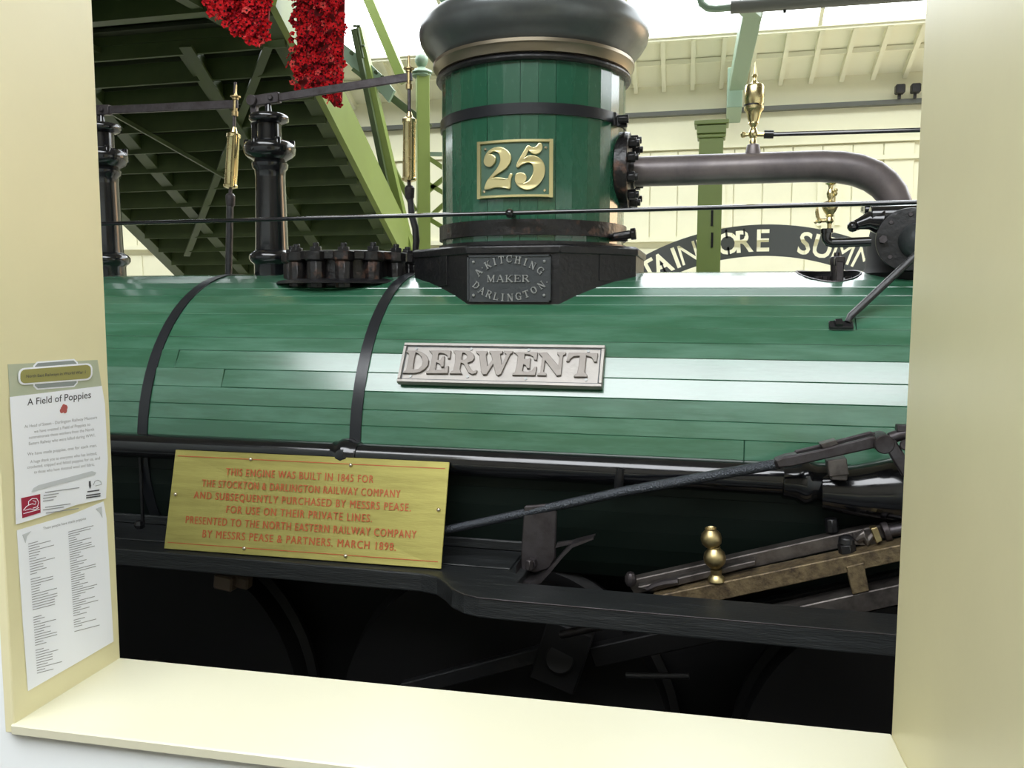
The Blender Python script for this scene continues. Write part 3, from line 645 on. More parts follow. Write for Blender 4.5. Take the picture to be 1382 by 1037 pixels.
# --- safety valve columns with levers
ZK = 3.235e-3
def colz(py): return 1.771+(360-py)*ZK
cprofile = [(380, 25), (358, 25), (356, 26), (354, 29), (350, 31.5), (345, 31.5), (341, 28), (338, 23), (332, 22.5), (240, 20.5), (230, 21), (227, 24), (221, 25), (218, 22), (216, 24), (213, 30), (208, 34.5), (200, 35.5), (195, 34), (191, 28), (189, 17), (168, 16.5), (166, 24), (163, 27), (158, 27), (155, 24), (154, 5), (140, 3)]
colmesh = None
for ci, (X, dz) in enumerate(((-1.935, 0), (-2.795, 0))):
    prof = [(colz(y)-colz(380), r*ZK*.98) for y, r in cprofile]
    col = MB().lathe(prof, (X, D, colz(380)), (0, 0, 1), 36).build('safety_valve_column', M['black'], loco, smooth=50)
    col['label'] = ['black fluted-neck valve column nearer the chimney', 'black valve column at the left edge of the opening'][ci]
    for k in range(6):
        t = 2*PI*(k+.35)/6; MB().cyl((X+.098*math.cos(t), D+.098*math.sin(t), colz(208)), (X+.098*math.cos(t), D+.098*math.sin(t), colz(189)), .014, 6).build('column_bolt', M['black'], col, bevel=.002)
    MB().box((X-.062, D-.01, colz(172)), (.03, .03, .12)).build('column_lug', M['black'], col, bevel=.006)
    MB().sphere((X+.01, D, colz(210)+.03), .001, 6)
# levers
def lever(p0, p1, h, Xc, name='lever'):
    lv = MB().bar(p0, p1, .014, h).build(name, M['iron'], loco, smooth=0, bevel=.002)
    d = (p1-p0).normalized()
    c_ = p0+d*.055
    MB().box(c_+Vector((0, 0, 0)), (.14, .03, .045), Matrix.Rotation(-math.atan2(d.z, d.x), 3, 'Y')).cyl(p0+Vector((0, -.03, 0)), p0+Vector((0, .03, 0)), .024, 14).cyl(p0+d*.09+Vector((0, -.026, 0)), p0+d*.09+Vector((0, .026, 0)), .012, 10).cyl(p0+Vector((.06, 0, -.08)), p0+Vector((.06, 0, 0)), .007, 8).box(p0+Vector((0, 0, -.05)), (.03, .024, .11)).build('clevis', M['iron'], lv, bevel=.003)
    return lv
lever(PY(343, 137, D), PY(556, 103.5, D), .034, -1.935)
lever(PY(118, 150, D), PY(321, 140.5, D), .036, -2.795)
# spring balances
def balance(px_top, x_tube0, x_tube1, rows, px_bot, lab):
    # rows: y of tip, lever, tube top, tube bottom, foot
    yt, yl, y0, y1, yf = rows
    a, b = PY(x_tube0, y0, D), PY(x_tube1, y1, D); ax = (a-b)
    Lh = ax.length
    tb_ = MB().lathe([(0, .012), (.006, .030), (.016, .032), (.02, .0275), (Lh-.02, .0265), (Lh-.014, .031), (Lh, .030), (Lh+.008, .016), (Lh+.03, .009)], b, ax, 24).build('spring_balance', M['brass'], loco, smooth=40)
    tb_['label'] = lab
    d = ax.normalized()
    side = Vector((.018, -.019, 0))
    MB().cyl(b+side+d*.01, a+side-d*.01, .010, 12).build('scale_tube', M['brass'], tb_)
    t0 = PY(px_top, yt, D)
    MB().cyl(a, t0+Vector((0, 0, -.01)), .0075, 10).build('balance_rod', M['iron'], tb_)
    lz = PY(px_top, yl, D); ll = (t0-a).normalized()
    MB().lathe([(-.05, .005), (-.05, .014), (-.03, .014), (-.027, .010), (.018, .010), (.02, .014), (.03, .014), (.031, .023), (.036, .023), (.038, .009), (.05, .006), (.085, .0055), (.088, .003)], lz, ll, 16).build('adjusting_nut', M['brassdull'], tb_, smooth=35)
    foot = PY(px_bot, yf, D)
    mid = b+(foot-b)*.22
    cl = MB(); cl.cyl(b, b+(foot-b)*.1, .008, 10).lathe([(0, .012), (.01, .02), (.05, .022), (.06, .014)], b+(foot-b)*.08+Vector((0, 0, -.05)), (0, 0, 1), 12)
    cl.build('balance_clevis', M['iron'], tb_, smooth=40)
    if px_bot > 500:
        MB().tube([b+(foot-b)*.2, b+(foot-b)*.45, b+(foot-b)*.62+Vector((.012, 0, 0)), b+(foot-b)*.8+Vector((.012, 0, 0)), foot], [.013, .014, .015, .015, .013], 12).build('balance_link', M['soot'], tb_)
    else:
        MB().cyl(b+(foot-b)*.16, foot, .016, 12).build('balance_link', M['soot'], tb_)
balance(317.5, 315.5, 311, (108, 141, 181, 255, 372), 308.5, 'brass spring balance between the two black columns')
balance(552, 552.5, 552, (86, 104, 161, 246, 345), 560, 'brass spring balance close beside the chimney')
# --- bolted manhole chest
mc = Vector((-1.535, 3.37, 0)); mr_ = .245
man = MB().lathe([(1.66, mr_-.02), (1.785, mr_-.02), (1.787, mr_+.012), (1.818, mr_+.012), (1.822, mr_-.01), (1.826, .1)], mc, (0, 0, 1), 40).build('manhole_chest', M['rusty'], loco, smooth=30)
for k in range(13):
    t = 2*PI*(k+.4)/13; p = mc+Vector((math.cos(t)*(mr_+.002), math.sin(t)*(mr_+.002), 0))
    h0 = random.uniform(-.003, .003)
    MB().cyl((p.x, p.y, 1.67), (p.x, p.y, 1.775), .037, 10).lathe([(1.77, .03), (1.782, .045), (1.816, .045), (1.818, .03)], (p.x, p.y, 0), (0, 0, 1), 12).build('bolt_lug', M['rusty'], man, bevel=.002)
    MB().cyl((p.x, p.y, 1.816), (p.x, p.y, 1.836+h0), .025, 6).cyl((p.x, p.y, 1.83), (p.x, p.y, 1.852+h0), .013, 8).build('bolt', M['soot'], man, bevel=.0015)
MB().lathe([(0, mr_+.075), (.012, mr_+.06), (.02, mr_+.02)], (mc.x, mc.y, 1.688), (0, 0, 1), 40).build('manhole_skirt', M['soot'], man)

# --- side tube (gutter pipe) along the boiler waist
gy, gz = D-R-.026, A+.014
side = MB().tube([(X0, gy, gz), (-1.31, gy, gz), (.0, gy, gz-.006), (.34, gy, gz-.008)], [.044, .046, .052, .053], 24).build('side_pipe', M['black'], loco, smooth=60)
jx = PY(469, 606, gy).x
MB().lathe([(-.05, .043), (-.048, .051), (-.03, .053), (-.02, .060), (0, .064), (.02, .060), (.03, .053), (.048, .051), (.05, .043)], (jx, gy, gz), (1, 0, 0), 24).build('pipe_joint', M['black'], side, smooth=60)
gx = PY(1087, 640, gy).x
MB().lathe([(-.07, .052), (-.065, .058), (-.03, .060), (-.02, .068), (0, .073), (.02, .068), (.03, .062), (.06, .062), (.062, .068), (.09, .068), (.092, .055)], (gx, gy, gz-.012), (1, 0, 0), 28).build('pipe_joint', M['black'], side, smooth=60)
MB().tube([(gx+.05, gy-.01, gz-.03), (gx+.15, gy-.02, gz-.028), (gx+.28, gy-.03, gz-.012), (gx+.4, gy-.04, gz-.01), (X1, gy-.04, gz-.01)], [.064, .080, .10, .104, .104], 28).build('valve_casing', M['black'], side, smooth=60)
MB().tube([PY(838, 632, gy-.05), PY(836, 645, gy-.045), PY(834, 665, gy-.04)], [.012, .016, .014], 10).build('pipe_strap', M['soot'], side)
# pipe hangers
for px in (190,):
    p = PY(px, 680, 2.72); MB().cyl((p.x, gy+.02, gz), (p.x, gy+.02, .74), .007, 8).sphere((p.x, gy+.0, .76), .02, 8).build('pipe_hanger', M['soot'], side)
# --- running boards
zb = .74; th = .062
bA = [(-4.6, 2.475), (-.90, 2.475), (-.84, 2.455), (-.80, 2.415), (-.76, 2.36), (-.71, 2.322), (-.66, 2.306), (-.58, 2.303)]
bd = MB().prism([Vector((x, y, zb-th)) for x, y in bA]+[Vector((X1, 2.303, zb-th)), Vector((X1, 2.463, zb-th)), Vector((-.58, 2.465, zb-th)), Vector((-.575, 2.60, zb-th)), Vector((-.62, 2.84, zb-th)), Vector((-4.6, 2.84, zb-th))], (0, 0, th))
rb = bd.build('running_board', M['wood'], loco, smooth=0, bevel=.005, seg=2)
we = [Vector((x, y-.0005, zb-.001)) for x, y in bA[4:]]+[Vector((-.3, 2.3025, zb-.001)), Vector((.4, 2.3025, zb-.001)), Vector((X1, 2.3025, zb-.001))]
MB().tube(we, [.0012, .0018, .0022, .0024, .002, .0018, .0016], 6).build('worn_edge', M['iron'], rb)
MB().box(((-4.6-.62)/2, 2.80, zb+.018), (3.98, .035, .036)).build('board_rail', M['wood'], rb, smooth=0, bevel=.004)
MB().box(((-4.6-.62)/2, 2.655, zb+.003), (3.96, .16, .006)).build('board_plank', M['wood'], rb, smooth=0, bevel=.002)
# --- hanging bracket with horn
by = 2.60
def Q(px, py, Y=by): return PY(px, py, Y)
brk = MB().prism([Q(707, 684), Q(751, 680), Q(749, 755), Q(741, 768), Q(722, 774), Q(703, 770), Q(703, 745)], (0, .022, 0)).build('hanging_bracket', M['iron'], loco, smooth=0, bevel=.004)
lipb = MB(); 
o1 = [(701, 760), (702, 772), (708, 780), (720, 782), (735, 776), (748, 762), (762, 745), (775, 733), (802, 725)]
rings = []
for i, (x, y) in enumerate(o1):
    wv = [.05, .06, .065, .065, .06, .06, .05, .035, .02][i]; t_ = [.01, .012, .014, .014, .014, .013, .012, .010, .005][i]
    p = Q(x, y); rings.append([p+Vector((0, -wv, t_*.6)), p+Vector((0, -wv, -t_*.6)), p+Vector((0, .03, -t_*.6)), p+Vector((0, .03, t_*.6))])
MB().loft(rings).build('bracket_horn', M['iron'], brk, smooth=60)
MB().prism([Q(749, 740), Q(770, 735), Q(800, 727), Q(775, 730), Q(752, 733)], (0, .015, 0)).build('bracket_web', M['iron'], brk, smooth=0)
q = Q(716, 763, by-.03); MB().cyl(q, q+Vector((0, .03, 0)), .018, 6).cyl(q+Vector((0, -.012, 0)), q, .010, 8).cyl(q+Vector((.0, -.02, -.008)), q+Vector((0, -.02, .024)), .014, 6).build('bracket_bolt', M['iron'], brk, bevel=.002)
# --- long reach rod and fork
ry = 2.585
rd = MB().tube([PY(540, 728, 2.63), PY(605, 715, 2.625), PY(840, 664, 2.6), PY(1052, 626, ry)], [.0145, .0145, .016, .0165], 16).build('reach_rod', M['rod'], loco, smooth=60)
def thickpoly(pts, y0, y1, Y=ry): return MB().prism([PY(x, y, Y+y0) for x, y in pts], (0, y1-y0, 0))
thickpoly([(1046, 622), (1056, 618), (1072, 615), (1110, 607), (1175, 590), (1186, 591), (1190, 603), (1178, 606), (1110, 621), (1070, 630), (1050, 632)], -.028, -.010).build('fork_arm', M['iron'], rd, smooth=0, bevel=.004)
thickpoly([(1072, 609), (1106, 601), (1175, 583), (1186, 586), (1186, 594), (1110, 611), (1072, 619)], .016, .032).build('fork_arm', M['iron'], rd, smooth=0, bevel=.004)
thickpoly([(1044, 622), (1060, 616), (1078, 613), (1074, 628), (1048, 633)], -.024, .028).build('fork_root', M['iron'], rd, smooth=0, bevel=.006)
q = PY(1190, 597, ry); MB().cyl(q+Vector((0, -.045, 0)), q+Vector((0, .045, 0)), .0275, 24).build('fork_pin', M['iron'], rd, bevel=.003)
MB().cyl(PY(1200, 592, ry), PY(1245, 578, ry), .017, 14).box(PY(1222, 578, ry), (.05, .03, .02)).build('end_shaft', M['iron'], rd, bevel=.002)
thickpoly([(1106, 600), (1128, 594), (1132, 600), (1112, 607)], -.014, .030).build('fork_packing', M['barsteel'], rd, smooth=0, bevel=.002)
MB().box(PY(1129, 629, ry+.01), (.055, .06, .05), Matrix.Rotation(-rad(10), 3, 'Y')).box(PY(1131, 642, ry+.012), (.045, .05, .02)).build('die_block', M['barsteel'], rd, smooth=0, bevel=.003)
MB().bar(PY(1200, 597, ry-.03), PY(1226, 640, ry-.03), .025, .035).cyl(PY(1222, 601, ry-.05), PY(1222, 601, ry+.0), .016, 12).build('rocking_link', M['iron'], rd, smooth=0, bevel=.004)

# --- slide bars, crosshead bits
def PX(X, py, Y):  # point at given Y whose image height is py, from world X
    lo = Vector((X, Y, 0)); 
    d0 = Vector((X, Y, 0))-CAM
    # solve z so that projected y==py
    def proj(z):
        v = Vector((X, Y, z))-CAM; return CY-FPX*v.dot(UP)/v.dot(FW)
    a_, b_ = -1.0, 4.0
    for _ in range(40):
        mm = (a_+b_)/2
        if proj(mm) > py: a_ = mm
        else: b_ = mm
    return Vector((X, Y, (a_+b_)/2))
sb1 = MB(); y1_ = 2.60
def slab(a0, a1, b1, b0, Yf, depth):   # quad given by px corners on plane Yf, extruded back; far past the right edge
    return MB().prism([PY(*a0, Yf), PY(*a1, Yf), PY(*b1, Yf), PY(*b0, Yf)], (0, depth, 0))
upper = slab((845, 785), (1262, 693), (1262, 712), (856, 803), 2.655, .05).build('slide_bar', M['barsteel'], loco, smooth=0, bevel=.003)
upper['label'] = 'upper dark steel slide bar'
mid_ = slab((880, 806), (1262, 726), (1262, 748), (940, 818), 2.56, .075).build('slide_bar', M['rustbar'], loco, smooth=0, bevel=.003)
mid_['label'] = 'rusty brown slide bar with bright upper face'
lowb = slab((1030, 830), (1262, 779), (1262, 806), (1040, 856), 2.56, .075).build('slide_bar', M['barsteel'], loco, smooth=0, bevel=.003)
lowb['label'] = 'lower steel slide bar'
slab((990, 822), (1262, 762), (1262, 776), (1000, 840), 2.66, .04).build('slide_bar', M['soot'], loco, smooth=0, bevel=.003)
slab((860, 793), (1020, 757), (1020, 764), (880, 800), 2.60, .04).build('slide_bar', M['barsteel'], loco, smooth=0, bevel=.003)
MB().prism([PY(1142, 766, 2.555), PY(1166, 760, 2.555), PY(1173, 798, 2.555), PY(1151, 803, 2.555)], (0, .03, 0)).build('bar_spacer', M['rustbar'], loco, smooth=0, bevel=.002)
q = PY(1142, 734, 2.60); gl = MB().cyl(PY(1144, 748, 2.60), q, .026, 6).lathe([(0, .024), (.018, .022), (.026, .01)], q, (0, 0, 1), 12).build('gland_nut', M['soot'], loco, bevel=.002)
MB().cyl(PY(1123, 718, 2.68), PY(1122, 700, 2.68), .02, 8).build('gland_nut', M['soot'], loco, bevel=.002)
gb = MB().tube([PY(1155, 729, 2.62), PY(1165, 722, 2.62), PY(1170, 730, 2.62), PY(1178, 722, 2.62), PY(1186, 726, 2.62)], [.012, .02, .02, .016, .012], 8).box(PY(1168, 728, 2.64), (.07, .04, .03)).build('gland_fitting', M['barsteel'], loco, bevel=.002)
MB().prism([PY(1175, 714, 2.585), PY(1184, 712, 2.585), PY(1191, 730, 2.585), PY(1183, 734, 2.585)], (0, .03, 0)).build('brass_strip', M['brassdull'], loco, smooth=0, bevel=.002)
MB().cyl(PY(1192, 719, 2.63), PY(1200, 717, 2.63), .03, 18).cyl(PY(1198, 718, 2.63), PY(1260, 706, 2.63), .018, 14).build('piston_rod', M['iron'], loco, bevel=.001)
MB().tube([PY(873, 796, 2.59), PY(885, 790, 2.59), PY(897, 787, 2.59), PY(915, 785, 2.59)], [.008, .010, .012, .012], 8).sphere(PY(851, 782, 2.62), .02, 10, (1, 1, 1.3)).build('bar_end_fitting', M['iron'], loco)
# brass oiler
oy = 2.575
k_ = (PY(961, 753, oy)-PY(971, 753, oy)).length/10
ol = MB()
def cupball(c, r):
    ol.lathe([(-r*1.0, r*.35), (-r*.8, r*.62), (-r*.45, r*.92), (0, r), (r*.45, r*.9), (r*.8, r*.6), (r*.92, r*.5), (r*1.02, r*.56), (r*1.06, r*.5), (r*.9, r*.38), (r*.3, r*.3)], c, (-.08, -.1, 1), 24)
c1 = PY(960, 727, oy); c2 = PY(964.5, 753, oy)
cupball(c1, 14.5*k_); cupball(c2, 15.5*k_)
ol.lathe([(0, 12*k_), (5*k_, 11*k_), (9*k_, 7*k_), (16*k_, 8*k_)], PY(967, 784, oy), (-.05, 0, 1), 20)
ol.cyl(PY(961, 738, oy), PY(962, 743, oy), 6*k_, 14)
oiler = ol.build('brass_oiler', M['brassdull'], loco, smooth=50); oiler['label'] = 'small brass oil cup of two stacked balls'
# --- frames and wheels below
MB().box((-1.3, 3.02, .12), (6.6, .05, 1.0)).box((-1.3, 3.8, .12), (6.6, .05, 1.0)).build('frame_plate', M['frame'], loco, smooth=0)
MB().box((-1.3, 2.92, .70), (6.6, .06, .05)).build('footplate_angle', M['frame'], loco, smooth=0)
def wheel(X, r=.61):
    wz = -.55+r
    wl = MB().lathe([(0, r-.07), (0, r), (.03, r), (.09, r+.004), (.11, r+.03), (.13, r+.03), (.13, r-.07)], (X, 2.78, wz), (0, 1, 0), 48).build('driving_wheel', M['frame'], loco, smooth=30)
    mb = MB()
    for k in range(14):
        t = 2*PI*k/14; mb.bar((X+.12*math.cos(t), 2.83, wz+.12*math.sin(t)), (X+(r-.06)*math.cos(t), 2.83, wz+(r-.06)*math.sin(t)), .045, .05)
        if k < 13:
            MB_ = mb; mb.build('wheel_spoke', M['frame'], wl, smooth=0, bevel=.008); mb = MB()
    mb.build('wheel_spoke', M['frame'], wl, smooth=0, bevel=.008)
    MB().lathe([(0, .06), (0, .13), (.12, .14), (.12, .05)], (X, 2.75, wz), (0, 1, 0), 28).build('wheel_hub', M['frame'], wl)
    return Vector((X, 2.74, wz))
hubs = [wheel(x) for x in (-3.5, -2.12, -.72, .72)]
# rods seen dimly below
MB().cyl(PY(757, 857, 2.56), PY(812, 845, 2.52), .014, 14).build('drain_pipe', M['iron'], loco, bevel=.002)
MB().cyl(PY(845, 912, 2.62), PY(930, 913, 2.62), .010, 12).build('drain_pipe', M['soot'], loco)
MB().bar(PY(545, 930, 2.66), PY(745, 878, 2.66), .04, .05).build('connecting_rod', M['soot'], loco, smooth=0, bevel=.004)
MB().bar(PY(800, 885, 2.70), PY(1230, 790, 2.70), .05, .07).build('connecting_rod', M['frame'], loco, smooth=0, bevel=.004)
MB().box(PY(760, 880, 2.68), (.16, .1, .22), Matrix.Rotation(.3, 3, 'Y')).cyl(PY(755, 890, 2.62), PY(755, 890, 2.68), .05, 16).build('crosshead', M['frame'], loco, smooth=30, bevel=.006)
MB().box(PY(305, 785, 2.6), (.075, .05, .055), Matrix.Rotation(.12, 3, 'Y')).box(PY(328, 785, 2.62), (.06, .04, .045), Matrix.Rotation(.12, 3, 'Y')).build('timber_block', M['tagcol'], loco, smooth=0, bevel=.006)

# ================================================================ BRASS PLAQUE leaning on the running board
pb0, pb1, ptz = 2.500, 2.650, 1.066
pa = Vector((-1.862, pb0, zb+.004)); pbv = Vector((-.852, pb0, zb+.004)); tv = Vector((0, pb1-pb0, ptz-zb-.004)); tl = tv.length; tvn = tv.normalized()
pn = Vector((0, -tvn.z, tvn.y))
w_b = 1.012; w_t = 1.07
c_b = PZ(221, 742, zb+.004); 
BL_, BR_ = Vector((-1.866, pb0, zb+.005)), Vector((-.848, pb0+.02, zb+.005))
TL_, TR_ = PY(237, 607, pb1), PY(606.5, 624, pb1)
nrm_ = (BR_-BL_).cross(TL_-BL_).normalized(); 
if nrm_.y > 0: nrm_ = -nrm_
plq = empty('brass_plaque', (BL_+BR_)/2, 'engraved brass plaque with red lettering propped on the black running board', 'plaque')
MB().prism([BL_, BR_, TR_, TL_], -nrm_*.006).build('plate', M['plaque'], plq, smooth=0, bevel=.001)
def pmap(s, t, h=0):   # s,t in 0..1 across, up
    return (BL_*(1-s)+BR_*s)*(1-t)+(TL_*(1-s)+TR_*s)*t+nrm_*h
for t in (.062, .935):
    MB().prism([pmap(.012, t-.004, .0002), pmap(.988, t-.004, .0002), pmap(.988, t+.004, .0002), pmap(.012, t+.004, .0002)], nrm_*.0006).build('border_line', M['redink'], plq, smooth=0)
LINES = [("THIS ENGINE WAS BUILT IN 1845 FOR", .205, .745, .80), ("THE STOCKTON & DARLINGTON RAILWAY COMPANY", .118, .842, .672), ("AND SUBSEQUENTLY PURCHASED BY MESSRS PEASE.", .092, .882, .548), ("FOR USE ON THEIR PRIVATE LINES.", .222, .752, .425), ("PRESENTED TO THE NORTH EASTERN RAILWAY COMPANY", .072, .908, .298), ("BY MESSRS PEASE & PARTNERS. MARCH 1898.", .142, .842, .172)]
for txt, s0, s1, tc_ in LINES:
    vs_, fs = text_mb(txt, 1.0, 0, spacing=1.18)
    x0 = min(v.x for v in vs_); x1 = max(v.x for v in vs_); hgt = .076
    P = [pmap(s0+(s1-s0)*(v.x-x0)/(x1-x0), tc_+(v.y-.36)/.72*hgt, .0009) for v in vs_]
    P2 = [p+(BR_-BL_).normalized()*.0012 for p in P]
    mb = MB().add(P, fs).add([p-nrm_*.0001 for p in P2], fs); mb.build('lettering', M['redink'], plq, smooth=0)
for s, t in ((.295, .935), (.662, .925), (.022, .54), (.977, .54), (.305, .058), (.672, .055)):
    p = pmap(s, t, .001); MB().sphere(p, .0075, 14).build('screw_head', M['screw'], plq)

# ================================================================ PAPERS on the left reveal
ex, ez_ = wn, ZV
def rv(n, z, off): return W(UL+off, n, z)
def on_rev(px, py):
    p = PP(px, py, W(UL, 0, 0), wu); return p.dot(wn), p.z
def card(name, pts, m_, off, parent=None, th_=.0006, label=None, cat=None):
    q = [on_rev(*p) for p in pts]; P = [rv(n, z, off) for n, z in q]
    o = MB().prism(P, wu*th_).build(name, m_, parent, smooth=0)
    if label: tag(o, label, cat)
    return o
hd = card('header_card', [(10, 492), (131, 486), (137, 524), (13, 540)], M['cardgreen'], .0006, label='green-grey header card with an olive nameplate design, pinned above the notice', cat='card')
def rr_pts(cx_, cy_, w_, h_, r_, sk, rot=0, n=5):
    out = []
    for (sx_, sy_, a0) in ((1, -1, -90), (1, 1, 0), (-1, 1, 90), (-1, -1, 180)):
        for i in range(n):
            a = rad(a0+90*i/(n-1)); x = sx_*(w_/2-r_)+r_*math.cos(a); y = sy_*(h_/2-r_)+r_*math.sin(a)
            out.append((cx_+x, cy_+y+x*sk))
    return out
def oct_pts(cx_, cy_, w_, h_, c_, sk):
    l = [(-w_/2+c_, -h_/2), (w_/2-c_, -h_/2), (w_/2, -h_/2+c_), (w_/2, h_/2-c_), (w_/2-c_, h_/2), (-w_/2+c_, h_/2), (-w_/2, h_/2-c_), (-w_/2, -h_/2+c_)]
    return [(cx_+x, cy_+y+x*sk) for x, y in l]
card('badge_edge', oct_pts(74, 505.5, 60, 38, 5, -.075), M['paper'], .0013, hd)
card('badge_ground', oct_pts(74, 505.5, 56, 34, 4, -.075), M['badgegrey'], .0020, hd)
card('badge_edge', rr_pts(73, 505, 100, 23, 8, -.075), M['paper'], .0027, hd)
card('badge_face', rr_pts(73, 505, 95, 18.5, 6.5, -.075), M['badge'], .0034, hd)
def rtext(txt, cx_, cy_, wpx, hpx, sk, m_, off, parent, name='lettering', offs=0, sp=1.0):
    vs_, fs = text_mb(txt, 1.0, 0, offset=offs, spacing=sp); x0 = min(v.x for v in vs_); x1 = max(v.x for v in vs_)
    P = []
    for v in vs_:
        x = (v.x-(x0+x1)/2)/(x1-x0)*wpx; y = -(v.y-.36)/.72*hpx
        n, z = on_rev(cx_+x, cy_+y+x*sk); P.append(rv(n, z, off))
    return MB().add(P, fs).build(name, m_, parent, smooth=0)
rtext('North East Railways in World War 1', 73, 505, 80, 4.2, -.075, M['ink'], .0044, hd)
n1 = card('notice_sheet', [(11.5, 536), (136, 521), (140, 545), (144, 620), (141.5, 673), (100, 682), (60, 696), (20, 708), (18, 640)], M['paper'], .0025, label='white A4 notice headed A Field of Poppies, taped on the left reveal', cat='notice')
rtext('A Field of Poppies', 78, 537.5, 86, 9.5, -.12, M['ink'], .0034, n1, offs=.006)
BODY = [("At Head of Steam - Darlington Railway Museum", 80, 569.5, 98), ("we have created a Field of Poppies to", 82, 577.5, 76), ("commemorate those workers from the North", 81, 585, 88), ("Eastern Railway who were killed during WW1.", 82, 593, 90), ("We have made poppies, one for each man.", 82, 607, 94), ("A huge thank you to everyone who has knitted,", 84, 617.5, 90), ("crocheted, snipped and felted poppies for us, and", 84, 624.5, 98), ("to those who have donated wool and fabric.", 85, 632, 82)]
for t_, x, y, w_ in BODY: rtext(t_, x, y, w_, 4.2, -.13, M['print'], .0034, n1)
fl_ = MB()
for (dx, dy, r_) in ((0, 0, 3.0), (3.2, -1.8, 3.0), (2.6, 2.2, 3.0), (-1.6, 2.6, 2.6), (1.2, -3.4, 2.4)):
    P = []
    for k in range(10):
        n, z = on_rev(83+dx+r_*math.cos(k*PI/5), 552+dy+r_*1.3*math.sin(k*PI/5)); P.append(rv(n, z, .0032+.00006*(dx+3)))
    fl_.prism(P, wu*.0002)
fl_.build('printed_flower', mat('printed_flower_red', (176, 88, 84), .7), n1, smooth=0)
card('swoosh', [(40, 664), (43, 659), (50, 655), (122, 636), (128, 638), (126, 641)], M['paleblue'], .0034, n1)
card('logo_square', [(26.5, 672.5), (52, 667), (52.5, 692), (28, 699.5)], M['logored'], .0034, n1)
lg = MB()
def rtube(pts, r_, off):
    return MB().tube([rv(*on_rev(x, y), off) for x, y in pts], r_, 5)
for pts in ([(29, 689), (33, 684), (36, 682), (36, 677), (41, 673), (47, 673), (50, 678), (48, 684), (42, 686)], [(36, 682), (41, 680), (45, 681), (46, 677), (42, 676)], [(31, 689), (38, 687), (45, 688), (50, 685)], [(29, 693.5), (51, 687.5)]):
    t_ = rtube(pts, .0007, .0042); lg.add(t_.v, t_.f)
lg.build('logo_lines', M['paper'], n1)
for k, (x, y, w_) in enumerate(((82, 661, 46), (67, 667, 20), (65, 671, 18), (63, 675, 14), (76, 682, 34), (70, 686, 28), (82, 689, 44))):
    card('print_line', [(x-w_/2, y+w_*.07), (x+w_/2, y-w_*.07), (x+w_/2, y-w_*.07+1.1), (x-w_/2, y+w_*.07+1.1)], M['print'], .0034, n1)
for (x, y, w_) in ((124, 662, 16), (124, 667, 19), (124, 670, 19)):
    card('print_line', [(x-w_/2, y+w_*.07), (x+w_/2, y-w_*.07), (x+w_/2, y-w_*.07+1.6), (x-w_/2, y+w_*.07+1.6)], M['ink'], .0034, n1)
t_ = rtube([(124, 655), (126, 650), (130, 648), (134, 650), (135, 654), (127, 656)], .0006, .0036); t_.build('logo_mark', M['print'], n1)
card('logo_mark', [(118, 650), (120, 649), (121, 656), (119.5, 660), (118, 656)], M['ink'], .0034, n1)
n2_ = card('name_list_sheet', [(22, 716), (60, 705), (100, 693), (139, 677), (143, 700), (147, 770), (152.5, 866), (110, 891), (70, 914), (37, 933), (30, 840), (26, 780)], M['paper'], .0010, label='white A4 sheet listing names in two columns, below the notice', cat='notice')
rtext('These people have made poppies', 86, 706.5, 58, 3.6, -.24, M['print'], .0020, n2_)
card('corner_mark', [(29, 722), (41, 717), (35, 724), (33, 733)], M['paleblue'], .0019, n2_)
card('corner_mark', [(128, 687), (136, 684), (137, 699), (133, 691)], M['paleblue'], .0019, n2_)
for col_ in range(2):
    rows = 52 if col_ == 0 else 45
    for k in range(rows):
        if col_ == 0:
            x = 37+k*.235; y = 734+k*3.42
        else: x = 91+k*.19; y = 718+k*3.05
        if (col_ == 0 and k in (13, 27, 28, 41)) or (col_ == 1 and k in (38, 43)): continue
        L_ = random.choice((9, 11, 13, 15, 18, 22, 34)) if random.random() < .8 else 30
        card('print_line', [(x, y), (x+L_, y-L_*.26), (x+L_, y-L_*.26+.95), (x, y+.95)], M['print'], .0019, n2_, .0002)

# ================================================================ FOOTBRIDGE STAIR (left background)
SD = Vector((-.064, 1, -.538)); 
def sp(X7, Y, dz=0): return Vector((X7+SD.x*(Y-7), Y, 2.51+SD.z*(Y-7)+dz))
XLs, XRs = -5.52, -2.93
stair = empty('footbridge', (-4.3, 9.9, -.6), 'dark olive iron footbridge stair and landing seen from below, behind the locomotive', 'footbridge')
Y0s, Y1s = 5.3, 10.2
def strut(name, a, b, w_, h_, m_, up=(0, 0, 1), bev=0): return MB().bar(a, b, w_, h_, up).build(name, m_, stair, smooth=0, bevel=bev)
